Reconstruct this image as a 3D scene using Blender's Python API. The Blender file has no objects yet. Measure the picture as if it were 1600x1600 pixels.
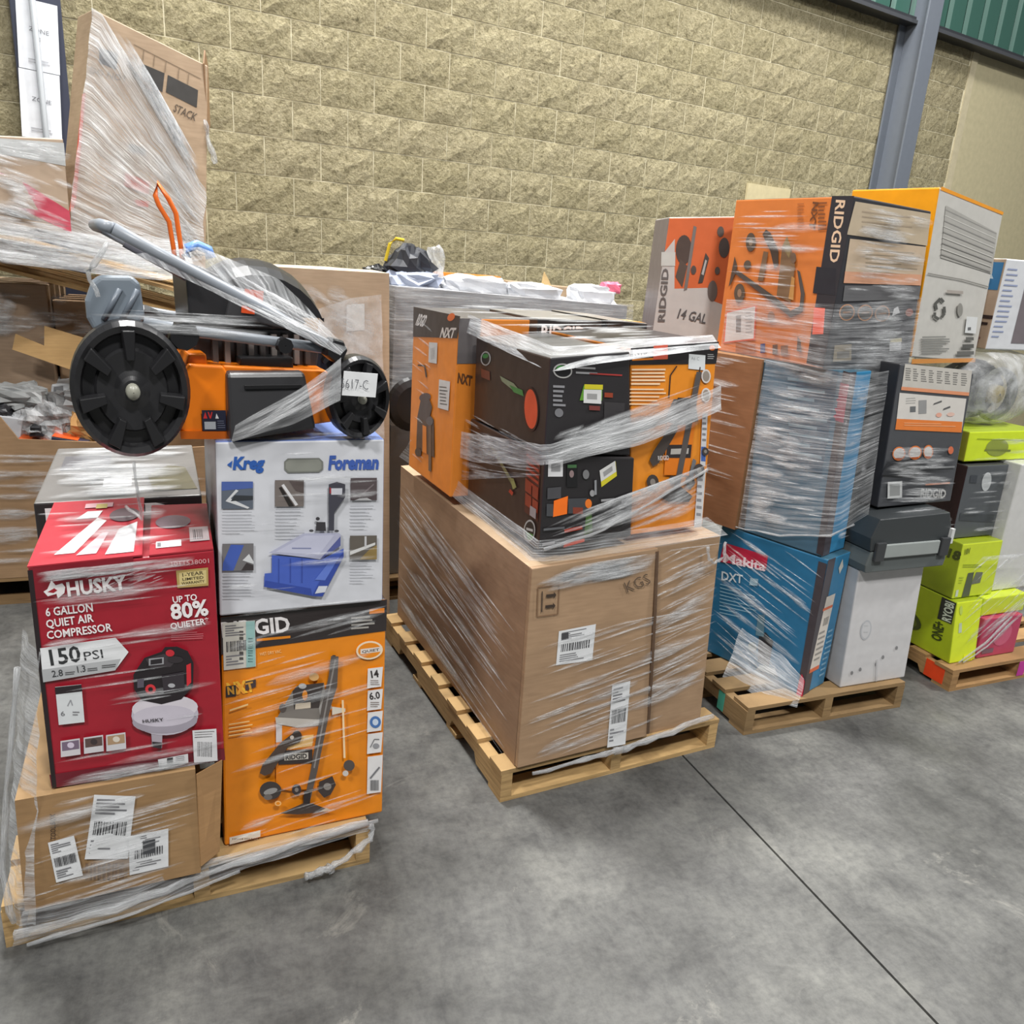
import bpy, bmesh, math, random
import numpy as np
from mathutils import Vector, Matrix, noise

scene = bpy.context.scene
COL = scene.collection
random.seed(7)

# ------------------------------------------------------------------ camera
PITCH, ROLL, CAMH = math.radians(17.546), math.radians(3.8476), 1.7
fwd = Vector((0, math.cos(PITCH), -math.sin(PITCH)))
right0 = Vector((1, 0, 0)); down0 = fwd.cross(right0)
rx = right0 * math.cos(ROLL) - down0 * math.sin(ROLL)
dn = right0 * math.sin(ROLL) + down0 * math.cos(ROLL)
cam = bpy.data.objects.new('camera', bpy.data.cameras.new('camera'))
m = Matrix.Identity(4)
for i in range(3):
    m[i][0] = rx[i]; m[i][1] = -dn[i]; m[i][2] = -fwd[i]
m[2][3] = CAMH
cam.matrix_world = m
cam.data.sensor_width = 36.0
cam.data.lens = 36.0 * 1250 / 1600
cam.data.clip_start = 0.05
COL.objects.link(cam); scene.camera = cam

# ------------------------------------------------------------------ light
world = bpy.data.worlds.new('warehouse'); scene.world = world
world.use_nodes = True
bg = world.node_tree.nodes['Background']
bg.inputs[0].default_value = (0.93, 0.97, 1.0, 1); bg.inputs[1].default_value = 0.12

def area(name, loc, target, size, size_y, power, col=(1, .985, .96)):
    d = bpy.data.lights.new(name, 'AREA'); d.shape = 'RECTANGLE'; d.size = size; d.size_y = size_y
    d.energy = power; d.color = col
    o = bpy.data.objects.new(name, d); o.location = loc
    o.rotation_euler = (Vector(target) - Vector(loc)).to_track_quat('-Z', 'Y').to_euler()
    COL.objects.link(o); return o
# rows of high-bay fixtures under the roof
area('high_bay_lamp', (-1.6, 3.9, 7.5), (-1.6, 3.9, 0), 1.2, .6, 780)
area('high_bay_lamp', (2.6, 5.2, 7.5), (2.6, 5.2, 0), 1.2, .6, 640)
area('high_bay_lamp', (-2.6, -3.0, 7.5), (-2.6, -3.0, 0), 1.2, .6, 600)
area('high_bay_lamp', (2.2, -2.0, 7.5), (2.2, -2.0, 0), 1.2, .6, 600)
area('high_bay_lamp', (6.6, 3.0, 7.5), (6.6, 3.0, 0), 1.2, .6, 600)

vs = scene.view_settings
vs.view_transform = 'Standard'; vs.look = 'None'; vs.exposure = -0.2; vs.gamma = 1.0; vs.use_curve_mapping = False

# ------------------------------------------------------------------ materials
def lin(c):
    r = []
    for v in c[:3]:
        v /= 255.0
        r.append(v / 12.92 if v <= .04045 else ((v + .055) / 1.055) ** 2.4)
    return (r[0], r[1], r[2], 1.0)

def new_mat(name):
    mt = bpy.data.materials.new(name); mt.use_nodes = True
    nt = mt.node_tree; return mt, nt, nt.nodes['Principled BSDF']
def nd(nt, typ, **kw):
    n = nt.nodes.new(typ)
    for k, v in kw.items():
        if k in n.inputs: n.inputs[k].default_value = v
        else: setattr(n, k, v)
    return n
def ramp(nt, fac, stops):
    r = nt.nodes.new('ShaderNodeValToRGB'); e = r.color_ramp.elements
    while len(e) < len(stops): e.new(.5)
    for i, (p, c) in enumerate(stops):
        e[i].position = p; e[i].color = c if len(c) == 4 else (*c, 1)
    nt.links.new(fac, r.inputs[0]); return r
def mixc(nt, a, b, fac, mode='MIX'):
    n = nt.nodes.new('ShaderNodeMix'); n.data_type = 'RGBA'; n.blend_type = mode
    for s, v in ((6, a), (7, b), (0, fac)):
        if hasattr(v, 'is_linked'): nt.links.new(v, n.inputs[s])
        else: n.inputs[s].default_value = v
    return n.outputs[2]
def bump(nt, b, h, strength, dist=.002):
    n = nd(nt, 'ShaderNodeBump', Strength=strength, Distance=dist)
    nt.links.new(h, n.inputs['Height']); nt.links.new(n.outputs[0], b.inputs['Normal'])

def attr_mat(name, rough=.42, coat=.0, grain=.06, nscale=30, bumpy=0.0):
    mt, nt, b = new_mat(name)
    a = nd(nt, 'ShaderNodeAttribute', attribute_name='Col')
    tc = nd(nt, 'ShaderNodeTexCoord')
    n = nd(nt, 'ShaderNodeTexNoise', Scale=nscale, Detail=4.0)
    nt.links.new(tc.outputs['Object'], n.inputs['Vector'])
    r = ramp(nt, n.outputs[0], [(.3, (1 - grain,) * 3), (.7, (1 + grain * .3,) * 3)])
    c = mixc(nt, a.outputs[0], r.outputs[0], 1.0, 'MULTIPLY')
    nt.links.new(c, b.inputs['Base Color'])
    b.inputs['Roughness'].default_value = rough
    b.inputs['Coat Weight'].default_value = coat; b.inputs['Coat Roughness'].default_value = .18
    if bumpy:
        n2 = nd(nt, 'ShaderNodeTexNoise', Scale=9.0, Detail=2.0)
        nt.links.new(tc.outputs['Object'], n2.inputs['Vector']); bump(nt, b, n2.outputs[0], bumpy, .03)
    return mt
PRINT = attr_mat('printed_card', .4, .15, .05, 25, .12)
PAINT = attr_mat('painted_surface', .35, 0, .04, 20)
MATTE = attr_mat('matte_surface', .65, 0, .1, 18)

def cardboard_mat(name):
    mt, nt, b = new_mat(name)
    a = nd(nt, 'ShaderNodeAttribute', attribute_name='Col')
    tc = nd(nt, 'ShaderNodeTexCoord')
    mp = nd(nt, 'ShaderNodeMapping'); mp.inputs['Scale'].default_value = (3, 3, 26)
    nt.links.new(tc.outputs['Object'], mp.inputs[0])
    n = nd(nt, 'ShaderNodeTexNoise', Scale=4.0, Detail=5.0); nt.links.new(mp.outputs[0], n.inputs['Vector'])
    n2 = nd(nt, 'ShaderNodeTexNoise', Scale=5.0, Detail=3.0); nt.links.new(tc.outputs['Object'], n2.inputs['Vector'])
    r = ramp(nt, n.outputs[0], [(.3, (.9, .89, .87)), (.7, (1.05, 1.05, 1.05))])
    r2 = ramp(nt, n2.outputs[0], [(.3, (.86, .85, .84)), (.65, (1.03, 1.03, 1.03))])
    c = mixc(nt, a.outputs[0], r.outputs[0], 1.0, 'MULTIPLY'); c = mixc(nt, c, r2.outputs[0], 1.0, 'MULTIPLY')
    nt.links.new(c, b.inputs['Base Color']); b.inputs['Roughness'].default_value = .6
    b.inputs['Coat Weight'].default_value = .12; b.inputs['Coat Roughness'].default_value = .25
    bump(nt, b, n2.outputs[0], .25, .03)
    return mt
CARD = cardboard_mat('corrugated_card')

def wood_mat():
    mt, nt, b = new_mat('pallet_wood')
    oi = nd(nt, 'ShaderNodeObjectInfo'); tc = nd(nt, 'ShaderNodeTexCoord')
    a = nd(nt, 'ShaderNodeAttribute', attribute_name='Col')
    ad = nd(nt, 'ShaderNodeVectorMath', operation='ADD')
    cx = nd(nt, 'ShaderNodeCombineXYZ'); mu = nd(nt, 'ShaderNodeMath', operation='MULTIPLY'); mu.inputs[1].default_value = 37
    nt.links.new(oi.outputs['Random'], mu.inputs[0]); nt.links.new(mu.outputs[0], cx.inputs[0]); nt.links.new(mu.outputs[0], cx.inputs[2])
    nt.links.new(tc.outputs['Object'], ad.inputs[0]); nt.links.new(cx.outputs[0], ad.inputs[1])
    mp = nd(nt, 'ShaderNodeMapping'); mp.inputs['Scale'].default_value = (2, 2, 30); nt.links.new(ad.outputs[0], mp.inputs[0])
    n = nd(nt, 'ShaderNodeTexNoise', Scale=3.0, Detail=6.0, Distortion=.6); nt.links.new(mp.outputs[0], n.inputs['Vector'])
    r = ramp(nt, n.outputs[0], [(.25, (.6, .58, .55)), (.5, (.95, .95, .94)), (.75, (1.08, 1.08, 1.07))])
    r2 = ramp(nt, oi.outputs['Random'], [(0, (.78, .78, .77)), (1, (1.05, 1.05, 1.04))])
    c = mixc(nt, a.outputs[0], r.outputs[0], 1.0, 'MULTIPLY'); c = mixc(nt, c, r2.outputs[0], 1.0, 'MULTIPLY')
    nt.links.new(c, b.inputs['Base Color']); b.inputs['Roughness'].default_value = .75
    bump(nt, b, n.outputs[0], .35, .004); return mt
WOOD = wood_mat()

def block_mat():
    mt, nt, b = new_mat('split_face_block')
    oi = nd(nt, 'ShaderNodeObjectInfo'); tc = nd(nt, 'ShaderNodeTexCoord')
    ge = nd(nt, 'ShaderNodeNewGeometry')
    n = nd(nt, 'ShaderNodeTexNoise', Scale=26.0, Detail=7.0, Roughness=.65); nt.links.new(ge.outputs['Position'], n.inputs['Vector'])
    n2 = nd(nt, 'ShaderNodeTexNoise', Scale=90.0, Detail=3.0); nt.links.new(ge.outputs['Position'], n2.inputs['Vector'])
    n3 = nd(nt, 'ShaderNodeTexNoise', Scale=1.1, Detail=3.0); nt.links.new(ge.outputs['Position'], n3.inputs['Vector'])
    r = ramp(nt, n.outputs[0], [(.26, lin((90, 84, 64))), (.42, lin((145, 137, 109))), (.7, lin((168, 160, 132)))])
    r2 = ramp(nt, n2.outputs[0], [(.3, (.72, .71, .68)), (.55, (1.02, 1.02, 1.02))])
    r3 = ramp(nt, oi.outputs['Random'], [(0, (.93, .93, .9)), (1, (1.06, 1.06, 1.07))])
    r4 = ramp(nt, n3.outputs[0], [(.3, (.92, .91, .9)), (.7, (1.04, 1.04, 1.04))])
    c = mixc(nt, r.outputs[0], r2.outputs[0], 1.0, 'MULTIPLY'); c = mixc(nt, c, r3.outputs[0], 1.0, 'MULTIPLY'); c = mixc(nt, c, r4.outputs[0], 1.0, 'MULTIPLY')
    nt.links.new(c, b.inputs['Base Color']); b.inputs['Roughness'].default_value = .95
    b.inputs['Specular IOR Level'].default_value = .15
    bump(nt, b, n.outputs[0], .8, .02); return mt
BLOCK = block_mat()

def floor_mat():
    mt, nt, b = new_mat('worn_concrete')
    ge = nd(nt, 'ShaderNodeNewGeometry')
    def noi(scale, detail, sc=(1, 1, 1), rot=0, rough=.55, dist=0.0):
        mp = nd(nt, 'ShaderNodeMapping'); mp.inputs['Scale'].default_value = sc; mp.inputs['Rotation'].default_value = (0, 0, rot)
        mp0 = nd(nt, 'ShaderNodeMapping'); mp0.inputs['Rotation'].default_value = (0, 0, rot); mp.inputs['Rotation'].default_value = (0, 0, 0)
        nt.links.new(ge.outputs['Position'], mp0.inputs[0]); nt.links.new(mp0.outputs[0], mp.inputs[0])
        n = nd(nt, 'ShaderNodeTexNoise', Scale=scale, Detail=detail, Roughness=rough, Distortion=dist); nt.links.new(mp.outputs[0], n.inputs['Vector']); return n.outputs[0]
    big = ramp(nt, noi(1.5, 5, rough=.6), [(.3, lin((68, 68, 66))), (.5, lin((90, 90, 88))), (.7, lin((112, 112, 108)))])
    blot = ramp(nt, noi(6.0, 10, rough=.75, dist=.6), [(.3, (.62, .62, .63)), (.5, (.98, .98, .98)), (.72, (1.18, 1.18, 1.16))])
    fine = ramp(nt, noi(38, 9, rough=.7), [(.3, (.7, .7, .71)), (.55, (1.02, 1.02, 1.02)), (.75, (1.16, 1.16, 1.14))])
    s1 = ramp(nt, noi(3.5, 10, (1, 9, 1), 1.19, .72), [(.3, (.86, .86, .87)), (.5, (1, 1, 1)), (.72, (1.08, 1.08, 1.07))])
    s2 = ramp(nt, noi(3.5, 10, (1, 12, 1), -.45, .72), [(.3, (.88, .88, .89)), (.48, (1, 1, 1)), (.74, (1.06, 1.06, 1.05))])
    pale = ramp(nt, noi(2.3, 8, rough=.75, dist=1.0), [(.6, (0, 0, 0)), (.68, (1, 1, 1))])
    c = big.outputs[0]
    for q in (blot, fine, s1, s2): c = mixc(nt, c, q.outputs[0], 1.0, 'MULTIPLY')
    mul = nd(nt, 'ShaderNodeMath', operation='MULTIPLY'); mul.inputs[1].default_value = .5; nt.links.new(pale.outputs[0], mul.inputs[0])
    c = mixc(nt, c, lin((136, 134, 127)), mul.outputs[0])
    nt.links.new(c, b.inputs['Base Color'])
    rr = ramp(nt, noi(4.0, 6), [(.3, (.42,) * 3), (.7, (.68,) * 3)]); nt.links.new(rr.outputs[0], b.inputs['Roughness'])
    b.inputs['Specular IOR Level'].default_value = .35
    bump(nt, b, noi(60, 5), .06, .004); return mt
FLOORM = floor_mat()

def film_mat(name, lo, hi, sx=1.2, sy=34.0, shear=0.0, fade=False):
    """stretch film: clear plastic with pulled whitish creases (UV in metres)"""
    mt, nt, b = new_mat(name); out = nt.nodes['Material Output']
    uv = nd(nt, 'ShaderNodeUVMap')
    mp = nd(nt, 'ShaderNodeMapping'); mp.inputs['Rotation'].default_value = (0, 0, shear); mp.inputs['Scale'].default_value = (sx, sy, 1)
    mp2 = nd(nt, 'ShaderNodeMapping'); mp2.inputs['Rotation'].default_value = (0, 0, shear); nt.links.new(uv.outputs[0], mp2.inputs[0])
    mp.inputs['Rotation'].default_value = (0, 0, 0); nt.links.new(mp2.outputs[0], mp.inputs[0])
    n = nd(nt, 'ShaderNodeTexNoise', Scale=2.4, Detail=7.0, Roughness=.62); nt.links.new(mp.outputs[0], n.inputs['Vector'])
    n2 = nd(nt, 'ShaderNodeTexNoise', Scale=7.0, Detail=3.0); nt.links.new(uv.outputs[0], n2.inputs['Vector'])
    ad = nd(nt, 'ShaderNodeMath', operation='MULTIPLY_ADD'); ad.inputs[1].default_value = .45
    nt.links.new(n2.outputs[0], ad.inputs[0]); nt.links.new(n.outputs[0], ad.inputs[2])
    r = ramp(nt, ad.outputs[0], [(.55, (lo,) * 3), (.75, (lo * .5 + hi * .5,) * 3), (.9, (hi,) * 3)])
    b.inputs['Base Color'].default_value = (.82, .84, .86, 1); b.inputs['Roughness'].default_value = .22
    b.inputs['Specular IOR Level'].default_value = .7
    bump(nt, b, n.outputs[0], .7, .02)
    tr = nt.nodes.new('ShaderNodeBsdfTransparent'); tr.inputs[0].default_value = (.98, .98, .98, 1)
    mx = nt.nodes.new('ShaderNodeMixShader')
    fac = r.outputs[0]
    if fade:
        fa = nd(nt, 'ShaderNodeAttribute', attribute_name='Fade'); mm = nd(nt, 'ShaderNodeMath', operation='MULTIPLY')
        nt.links.new(fac, mm.inputs[0]); nt.links.new(fa.outputs['Fac'], mm.inputs[1]); fac = mm.outputs[0]
    nt.links.new(fac, mx.inputs[0]); nt.links.new(tr.outputs[0], mx.inputs[1]); nt.links.new(b.outputs[0], mx.inputs[2])
    nt.links.new(mx.outputs[0], out.inputs['Surface']); return mt
FILM = film_mat('stretch_film', .03, .42)
FILM_D = film_mat('stretch_film_diagonal', .04, .45, shear=.6)
FILM_M = film_mat('stretch_film_layered', .07, .5, sx=1.6, sy=22)
FILM_B = film_mat('clear_bag_plastic', .12, .6, sx=3, sy=3)
FILM_H = film_mat('stretch_film_heavy', .16, .72, sx=2.0, sy=20)
FILM_S = film_mat('stretch_film_crease', .12, .75, sx=5, sy=18, fade=True)
FILM_R = film_mat('stretch_film_rope', .12, .75, sx=8, sy=30)

# ------------------------------------------------------------------ mesh helpers
class MB:
    def __init__(s): s.v = []; s.f = []; s.c = []; s.uv = {}
    def add(s, vs, fs, col):
        o = len(s.v); s.v += [tuple(v) for v in vs]
        for f in fs: s.f.append(tuple(i + o for i in f)); s.c.append(col)
        return o
    def box(s, x0, y0, z0, x1, y1, z1, col, cols=None):
        v = [(x0, y0, z0), (x1, y0, z0), (x1, y1, z0), (x0, y1, z0), (x0, y0, z1), (x1, y0, z1), (x1, y1, z1), (x0, y1, z1)]
        s.add(v, HF, col)
    def hexa(s, v8, cols):
        o = len(s.v); s.v += [tuple(v) for v in v8]
        for f, c in zip(HF, cols): s.f.append(tuple(i + o for i in f)); s.c.append(c)
    def tube(s, pts, r, col, n=8, cap=True, rs=None):
        pts = [Vector(p) for p in pts]; rings = []
        for i, p in enumerate(pts):
            t = (pts[min(i + 1, len(pts) - 1)] - pts[max(i - 1, 0)]).normalized()
            a = Vector((0, 0, 1)) if abs(t.z) < .9 else Vector((1, 0, 0))
            e1 = t.cross(a).normalized(); e2 = t.cross(e1)
            rad = rs[i] if rs else r
            rings.append([p + (e1 * math.cos(2 * math.pi * k / n) + e2 * math.sin(2 * math.pi * k / n)) * rad for k in range(n)])
        vs_ = [v for rg in rings for v in rg]; fs = []
        for i in range(len(pts) - 1):
            for k in range(n):
                fs.append((i * n + k, i * n + (k + 1) % n, (i + 1) * n + (k + 1) % n, (i + 1) * n + k))
        if cap:
            fs.append(tuple(range(n))[::-1]); fs.append(tuple((len(pts) - 1) * n + k for k in range(n)))
        s.add(vs_, fs, col)
    def prism(s, poly, y0, y1, col, bevel=0.0):
        """polygon in x,z swept from y0 to y1"""
        n = len(poly); cx = sum(p[0] for p in poly) / n; cz = sum(p[1] for p in poly) / n
        rings = []
        if bevel:
            k = 1 - bevel
            rings = [[(cx + (x - cx) * k, y0, cz + (z - cz) * k) for x, z in poly], [(x, y0 + .02 * bevel * 6, z) for x, z in poly],
                     [(x, y1 - .02 * bevel * 6, z) for x, z in poly], [(cx + (x - cx) * k, y1, cz + (z - cz) * k) for x, z in poly]]
        else: rings = [[(x, y0, z) for x, z in poly], [(x, y1, z) for x, z in poly]]
        vs_ = [v for r in rings for v in r]; fs = []
        for i in range(len(rings) - 1):
            for j in range(n): fs.append((i * n + j, i * n + (j + 1) % n, (i + 1) * n + (j + 1) % n, (i + 1) * n + j))
        fs.append(tuple(range(n))); fs.append(tuple((len(rings) - 1) * n + j for j in range(n))[::-1])
        s.add(vs_, fs, col)
    def lathe(s, prof, c, col, n=40, xs=1.0):
        """profile [(radius, y)] round an axis along y through c"""
        vs_ = []; fs = []; m_ = len(prof)
        for k in range(n):
            a = 2 * math.pi * k / n
            for r, y in prof: vs_.append((c[0] + math.cos(a) * r * xs, c[1] + y, c[2] + math.sin(a) * r))
        for k in range(n):
            for j in range(m_ - 1): fs.append((k * m_ + j, ((k + 1) % n) * m_ + j, ((k + 1) % n) * m_ + j + 1, k * m_ + j + 1))
        s.add(vs_, fs, col)
    def build(s, name, mat, parent=None, smooth=False, bevel=0, fix=True, mtx=None):
        me = bpy.data.meshes.new(name); me.from_pydata(s.v, [], s.f)
        ca = me.color_attributes.new('Col', 'FLOAT_COLOR', 'CORNER')
        arr = np.empty((len(me.loops), 4), dtype=np.float32)
        ls = np.zeros(len(me.polygons), dtype=np.int32); lt = np.zeros(len(me.polygons), dtype=np.int32)
        me.polygons.foreach_get('loop_start', ls); me.polygons.foreach_get('loop_total', lt)
        cache = {}
        for i, c in enumerate(s.c):
            if c not in cache: cache[c] = lin(c)
            arr[ls[i]:ls[i] + lt[i]] = cache[c]
        ca.data.foreach_set('color', arr.ravel())
        if s.uv:
            u = me.uv_layers.new(name='UVMap')
            for lp in me.loops: u.data[lp.index].uv = s.uv.get(lp.vertex_index, (0, 0))
        if fix:
            bm = bmesh.new(); bm.from_mesh(me); bmesh.ops.recalc_face_normals(bm, faces=bm.faces); bm.to_mesh(me); bm.free()
        if smooth:
            for p in me.polygons: p.use_smooth = True
        me.materials.append(mat)
        o = bpy.data.objects.new(name, me); COL.objects.link(o)
        if bevel:
            b = o.modifiers.new('bevel', 'BEVEL'); b.width = bevel; b.segments = 2; b.limit_method = 'ANGLE'
        if parent is not None: o.parent = parent
        elif mtx is not None: o.matrix_world = mtx
        return o
HF = [(0, 1, 5, 4), (1, 2, 6, 5), (2, 3, 7, 6), (3, 0, 4, 7), (4, 5, 6, 7), (3, 2, 1, 0)]   # front right back left top bottom

def tag(o, label, cat=None, group=None, kind=None):
    o['label'] = label
    if cat: o['category'] = cat
    if group: o['group'] = group
    if kind: o['kind'] = kind
    return o
def empty(name, mtx):
    o = bpy.data.objects.new(name, None); COL.objects.link(o); o.matrix_world = mtx; o.empty_display_size = .1; return o
class Frame:
    """a load's own axes on the floor: x along its front, y into depth"""
    def __init__(s, x, y, yaw): s.m = Matrix.Translation((x, y, 0)) @ Matrix.Rotation(math.radians(yaw), 4, 'Z')
    def at(s, x, y, z): return s.m @ Matrix.Translation((x, y, z))
    def w(s, x, y, z): return s.m @ Vector((x, y, z))
FL = Frame(-1.174, 1.535, 24.2); FC = Frame(.024, 2.214, 27); FR = Frame(.951, 2.712, 22); FG = Frame(1.98, 3.174, 23)
FGA = Frame(-2.368, 3.40, 20); FD = Frame(-.61, 3.46, 27); FM = Frame(-.393, 1.928, 30); FK = Frame(1.195, 2.831, 42); FT = Frame(1.03, 2.88, 32)
FW = Frame(-1.78, 5.15, 33); FU = Frame(-1.998, 3.641, 45); FB = Frame(1.397, 3.022, 38); FN = Frame(1.357, 2.963, 25)

# ------------------------------------------------------------------ print on faces
_tc = {}
def text_mesh(txt, bold=0.0, shear=0.0):
    k = (txt, bold, shear)
    if k in _tc: return _tc[k]
    cu = bpy.data.curves.new('t', 'FONT'); cu.body = txt; cu.resolution_u = 2; cu.offset = bold; cu.shear = shear; cu.fill_mode = 'FRONT'
    ob = bpy.data.objects.new('t', cu); me = bpy.data.meshes.new_from_object(ob)
    v = np.array([(p.co.x, p.co.y) for p in me.vertices]) if len(me.vertices) else np.zeros((1, 2))
    f = [tuple(p.vertices) for p in me.polygons]
    bpy.data.objects.remove(ob); bpy.data.curves.remove(cu); bpy.data.meshes.remove(me)
    x0, x1 = v[:, 0].min(), v[:, 0].max(); cap = .68
    v = np.stack([(v[:, 0] - x0) / max(x1 - x0, 1e-6), v[:, 1] / cap], 1)
    _tc[k] = (v, f); return _tc[k]
def homog(src, dst):
    A = []; b = []
    for (x, y), (u, v) in zip(src, dst):
        A.append([x, y, 1, 0, 0, 0, -u * x, -u * y]); b.append(u); A.append([0, 0, 0, x, y, 1, -v * x, -v * y]); b.append(v)
    h = np.linalg.solve(np.array(A, float), np.array(b, float)); return np.append(h, 1).reshape(3, 3)
class Panel:
    """a flat face (corners BL BR TR TL) printed in artwork units given by quad q (BL BR TR TL, y down)"""
    def __init__(s, obj, corners, q, disp=None):
        s.o = obj; s.c = [Vector(c) for c in corners]; s.H = homog(q, [(0, 0), (1, 0), (1, 1), (0, 1)]); s.mb = None; s.layer = 0
        s.n = (s.c[1] - s.c[0]).cross(s.c[3] - s.c[0]).normalized(); s.disp = disp
    def part(s, name, label=None, mat=None):
        s.flush(); s.mb = MB(); s.name = name; s.label = label; s.mat = mat or PRINT; return s
    def flush(s):
        if s.mb and s.mb.f:
            o = s.mb.build(s.name, s.mat, s.o, fix=False)
            if s.label: o['label'] = s.label
        s.mb = None
    def map(s, x, y):
        p = s.H @ np.array([x, y, 1.0]); u, v = p[0] / p[2], p[1] / p[2]
        a = s.c[0].lerp(s.c[1], u); b = s.c[3].lerp(s.c[2], u); d = s.disp(u, v) if s.disp else 0
        return a.lerp(b, v) + s.n * (d + (.0035 if s.disp else .0012) + .00022 * s.layer)
    def poly(s, pts, col):
        if s.mb is None: s.part('printed_artwork')
        s.layer += 1; vs_ = [s.map(*p) for p in pts]
        nn = sum(((vs_[i] - vs_[0]).cross(vs_[i + 1] - vs_[0]) for i in range(1, len(vs_) - 1)), Vector())
        ix = tuple(range(len(vs_)))
        s.mb.add(vs_, [ix if nn.dot(s.n) > 0 else ix[::-1]], col)
    def rect(s, x0, y0, x1, y1, col, sk=0): s.poly([(x0, y1), (x1, y1 + sk), (x1, y0 + sk), (x0, y0)], col)
    def ell(s, cx, cy, rx_, ry, col, n=20, a=0):
        ca, sa = math.cos(a), math.sin(a)
        s.poly([(cx + math.cos(t) * rx_ * ca - math.sin(t) * ry * sa, cy + math.cos(t) * rx_ * sa + math.sin(t) * ry * ca) for t in [2 * math.pi * k / n for k in range(n)]], col)
    def line(s, pts, w, col):
        for (x0, y0), (x1, y1) in zip(pts, pts[1:]):
            l = math.hypot(x1 - x0, y1 - y0) or 1; nx, ny = -(y1 - y0) / l * w / 2, (x1 - x0) / l * w / 2
            s.poly([(x0 + nx, y0 + ny), (x1 + nx, y1 + ny), (x1 - nx, y1 - ny), (x0 - nx, y0 - ny)], col)
    def text(s, t, a, b, h, col, bold=.02, shear=0.0):
        keep = s.mb; s.mb = MB(); s.layer += 1; v, f = text_mesh(t, bold, shear); dx, dy = b[0] - a[0], b[1] - a[1]; l = math.hypot(dx, dy); ux, uy = dy / l * h, -dx / l * h
        s.mb.add([s.map(a[0] + dx * p[0] + ux * p[1], a[1] + dy * p[0] + uy * p[1]) for p in v], f, col)
        s.mb.build('lettering', PRINT, s.o, fix=False); s.mb = keep
    def lines(s, x0, y0, x1, y1, n, col, fill=.4, rag=.3, sk=0):
        """blurred small print: bars too small to read"""
        rr = random.Random(int(x0 * 7 + y0)); dy = (y1 - y0) / n
        if s.mb is None: s.part('small_print')
        if s.name in ('small_print', 'lettering'): s.part('small_print')
        for i in range(n):
            xe = x1 - (x1 - x0) * rag * rr.random(); y = y0 + i * dy; s.layer -= 1
            k = sk * (xe - x0) / max(x1 - x0, 1e-6)
            s.poly([(x0, y + dy * fill), (xe, y + dy * fill + k), (xe, y + k), (x0, y)], col)
    def bars(s, x0, y0, x1, y1, col=(40, 40, 42), n=14, horiz=False):
        rr = random.Random(int(x0 + y0 * 3)); t = 0.0
        while t < 1:
            w = (.3 + rr.random()) / n; s.layer -= 1
            if horiz: s.rect(x0, y0 + (y1 - y0) * t, x1, y0 + (y1 - y0) * min(1, t + w * .6), col)
            else: s.rect(x0 + (x1 - x0) * t, y0, x0 + (x1 - x0) * min(1, t + w * .6), y1, col)
            t += w * 1.2
    def done(s): s.flush()

def crop(ox, oy, k): return lambda *pts: [((x - ox) * k, (y - oy) * k) for x, y in pts]

class Carton:
    """a box from its front face corners (BL BR TR TL as x,y,z in the frame) and its depth"""
    def __init__(s, name, frame, front, depth, cols, label, cat='box', mat=None, bulge=0, bevel=.005, group=None, bshift=(0, 0)):
        f = [Vector(p) for p in front]; o = Vector(f[0]); s.frame = frame
        s.f = [p - o for p in f]; bk = Vector((bshift[0], depth, bshift[1])); s.b = [p + bk for p in s.f]
        F, B = s.f, s.b; v8 = [F[0], F[1], B[1], B[0], F[3], F[2], B[2], B[3]]
        if not isinstance(cols, dict): cols = dict(front=cols)
        base = cols['front']; c6 = [cols.get(k, base) for k in ('front', 'right', 'back', 'left', 'top', 'bottom')]
        s.bulge = bulge; mb = MB(); mat = mat or PRINT
        if bulge:
            N = 12
            for fi, fc in enumerate(HF):
                q = [Vector(v8[i]) for i in fc]; nn = (q[1] - q[0]).cross(q[3] - q[0]).normalized(); vs_ = []; fs = []
                amp = bulge if fi != 5 else 0
                for j in range(N + 1):
                    for i in range(N + 1):
                        u, v = i / N, j / N
                        vs_.append(q[0].lerp(q[1], u).lerp(q[3].lerp(q[2], u), v) + nn * s.dispf(fi, u, v) * (1 if amp else 0))
                for j in range(N):
                    for i in range(N): a = j * (N + 1) + i; fs.append((a, a + 1, a + N + 2, a + N + 1))
                mb.add(vs_, fs, c6[fi])
            s.o = mb.build(name, mat, mtx=frame.at(*o), smooth=True)
            bm = bmesh.new(); bm.from_mesh(s.o.data); bmesh.ops.remove_doubles(bm, verts=bm.verts, dist=.0005); bm.to_mesh(s.o.data); bm.free()
            s.o.data.set_sharp_from_angle(angle=.7) if hasattr(s.o.data, 'set_sharp_from_angle') else None
        else:
            mb.hexa(v8, c6); s.o = mb.build(name, mat, mtx=frame.at(*o), bevel=bevel)
        tag(s.o, label, cat, group); s.v8 = v8; s.org = o
    def dispf(s, fi, u, v):
        e = math.sin(math.pi * u) * math.sin(math.pi * v)
        return s.bulge * (e * (.6 + .8 * noise.noise(Vector((u * 3 + fi * 5, v * 3, fi * 2.3)))) + e ** .4 * .5 * noise.noise(Vector((u * 9 + fi, v * 7, fi * 1.7))))
    def face(s, k, q):
        i = dict(front=0, right=1, back=2, left=3, top=4)[k]; fc = HF[i]; cs = [s.v8[j] for j in fc]
        if k == 'left': cs = [s.v8[3], s.v8[0], s.v8[4], s.v8[7]]
        return Panel(s.o, cs, q, (lambda u, v: s.dispf(i, u, v)) if s.bulge else None)

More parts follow.
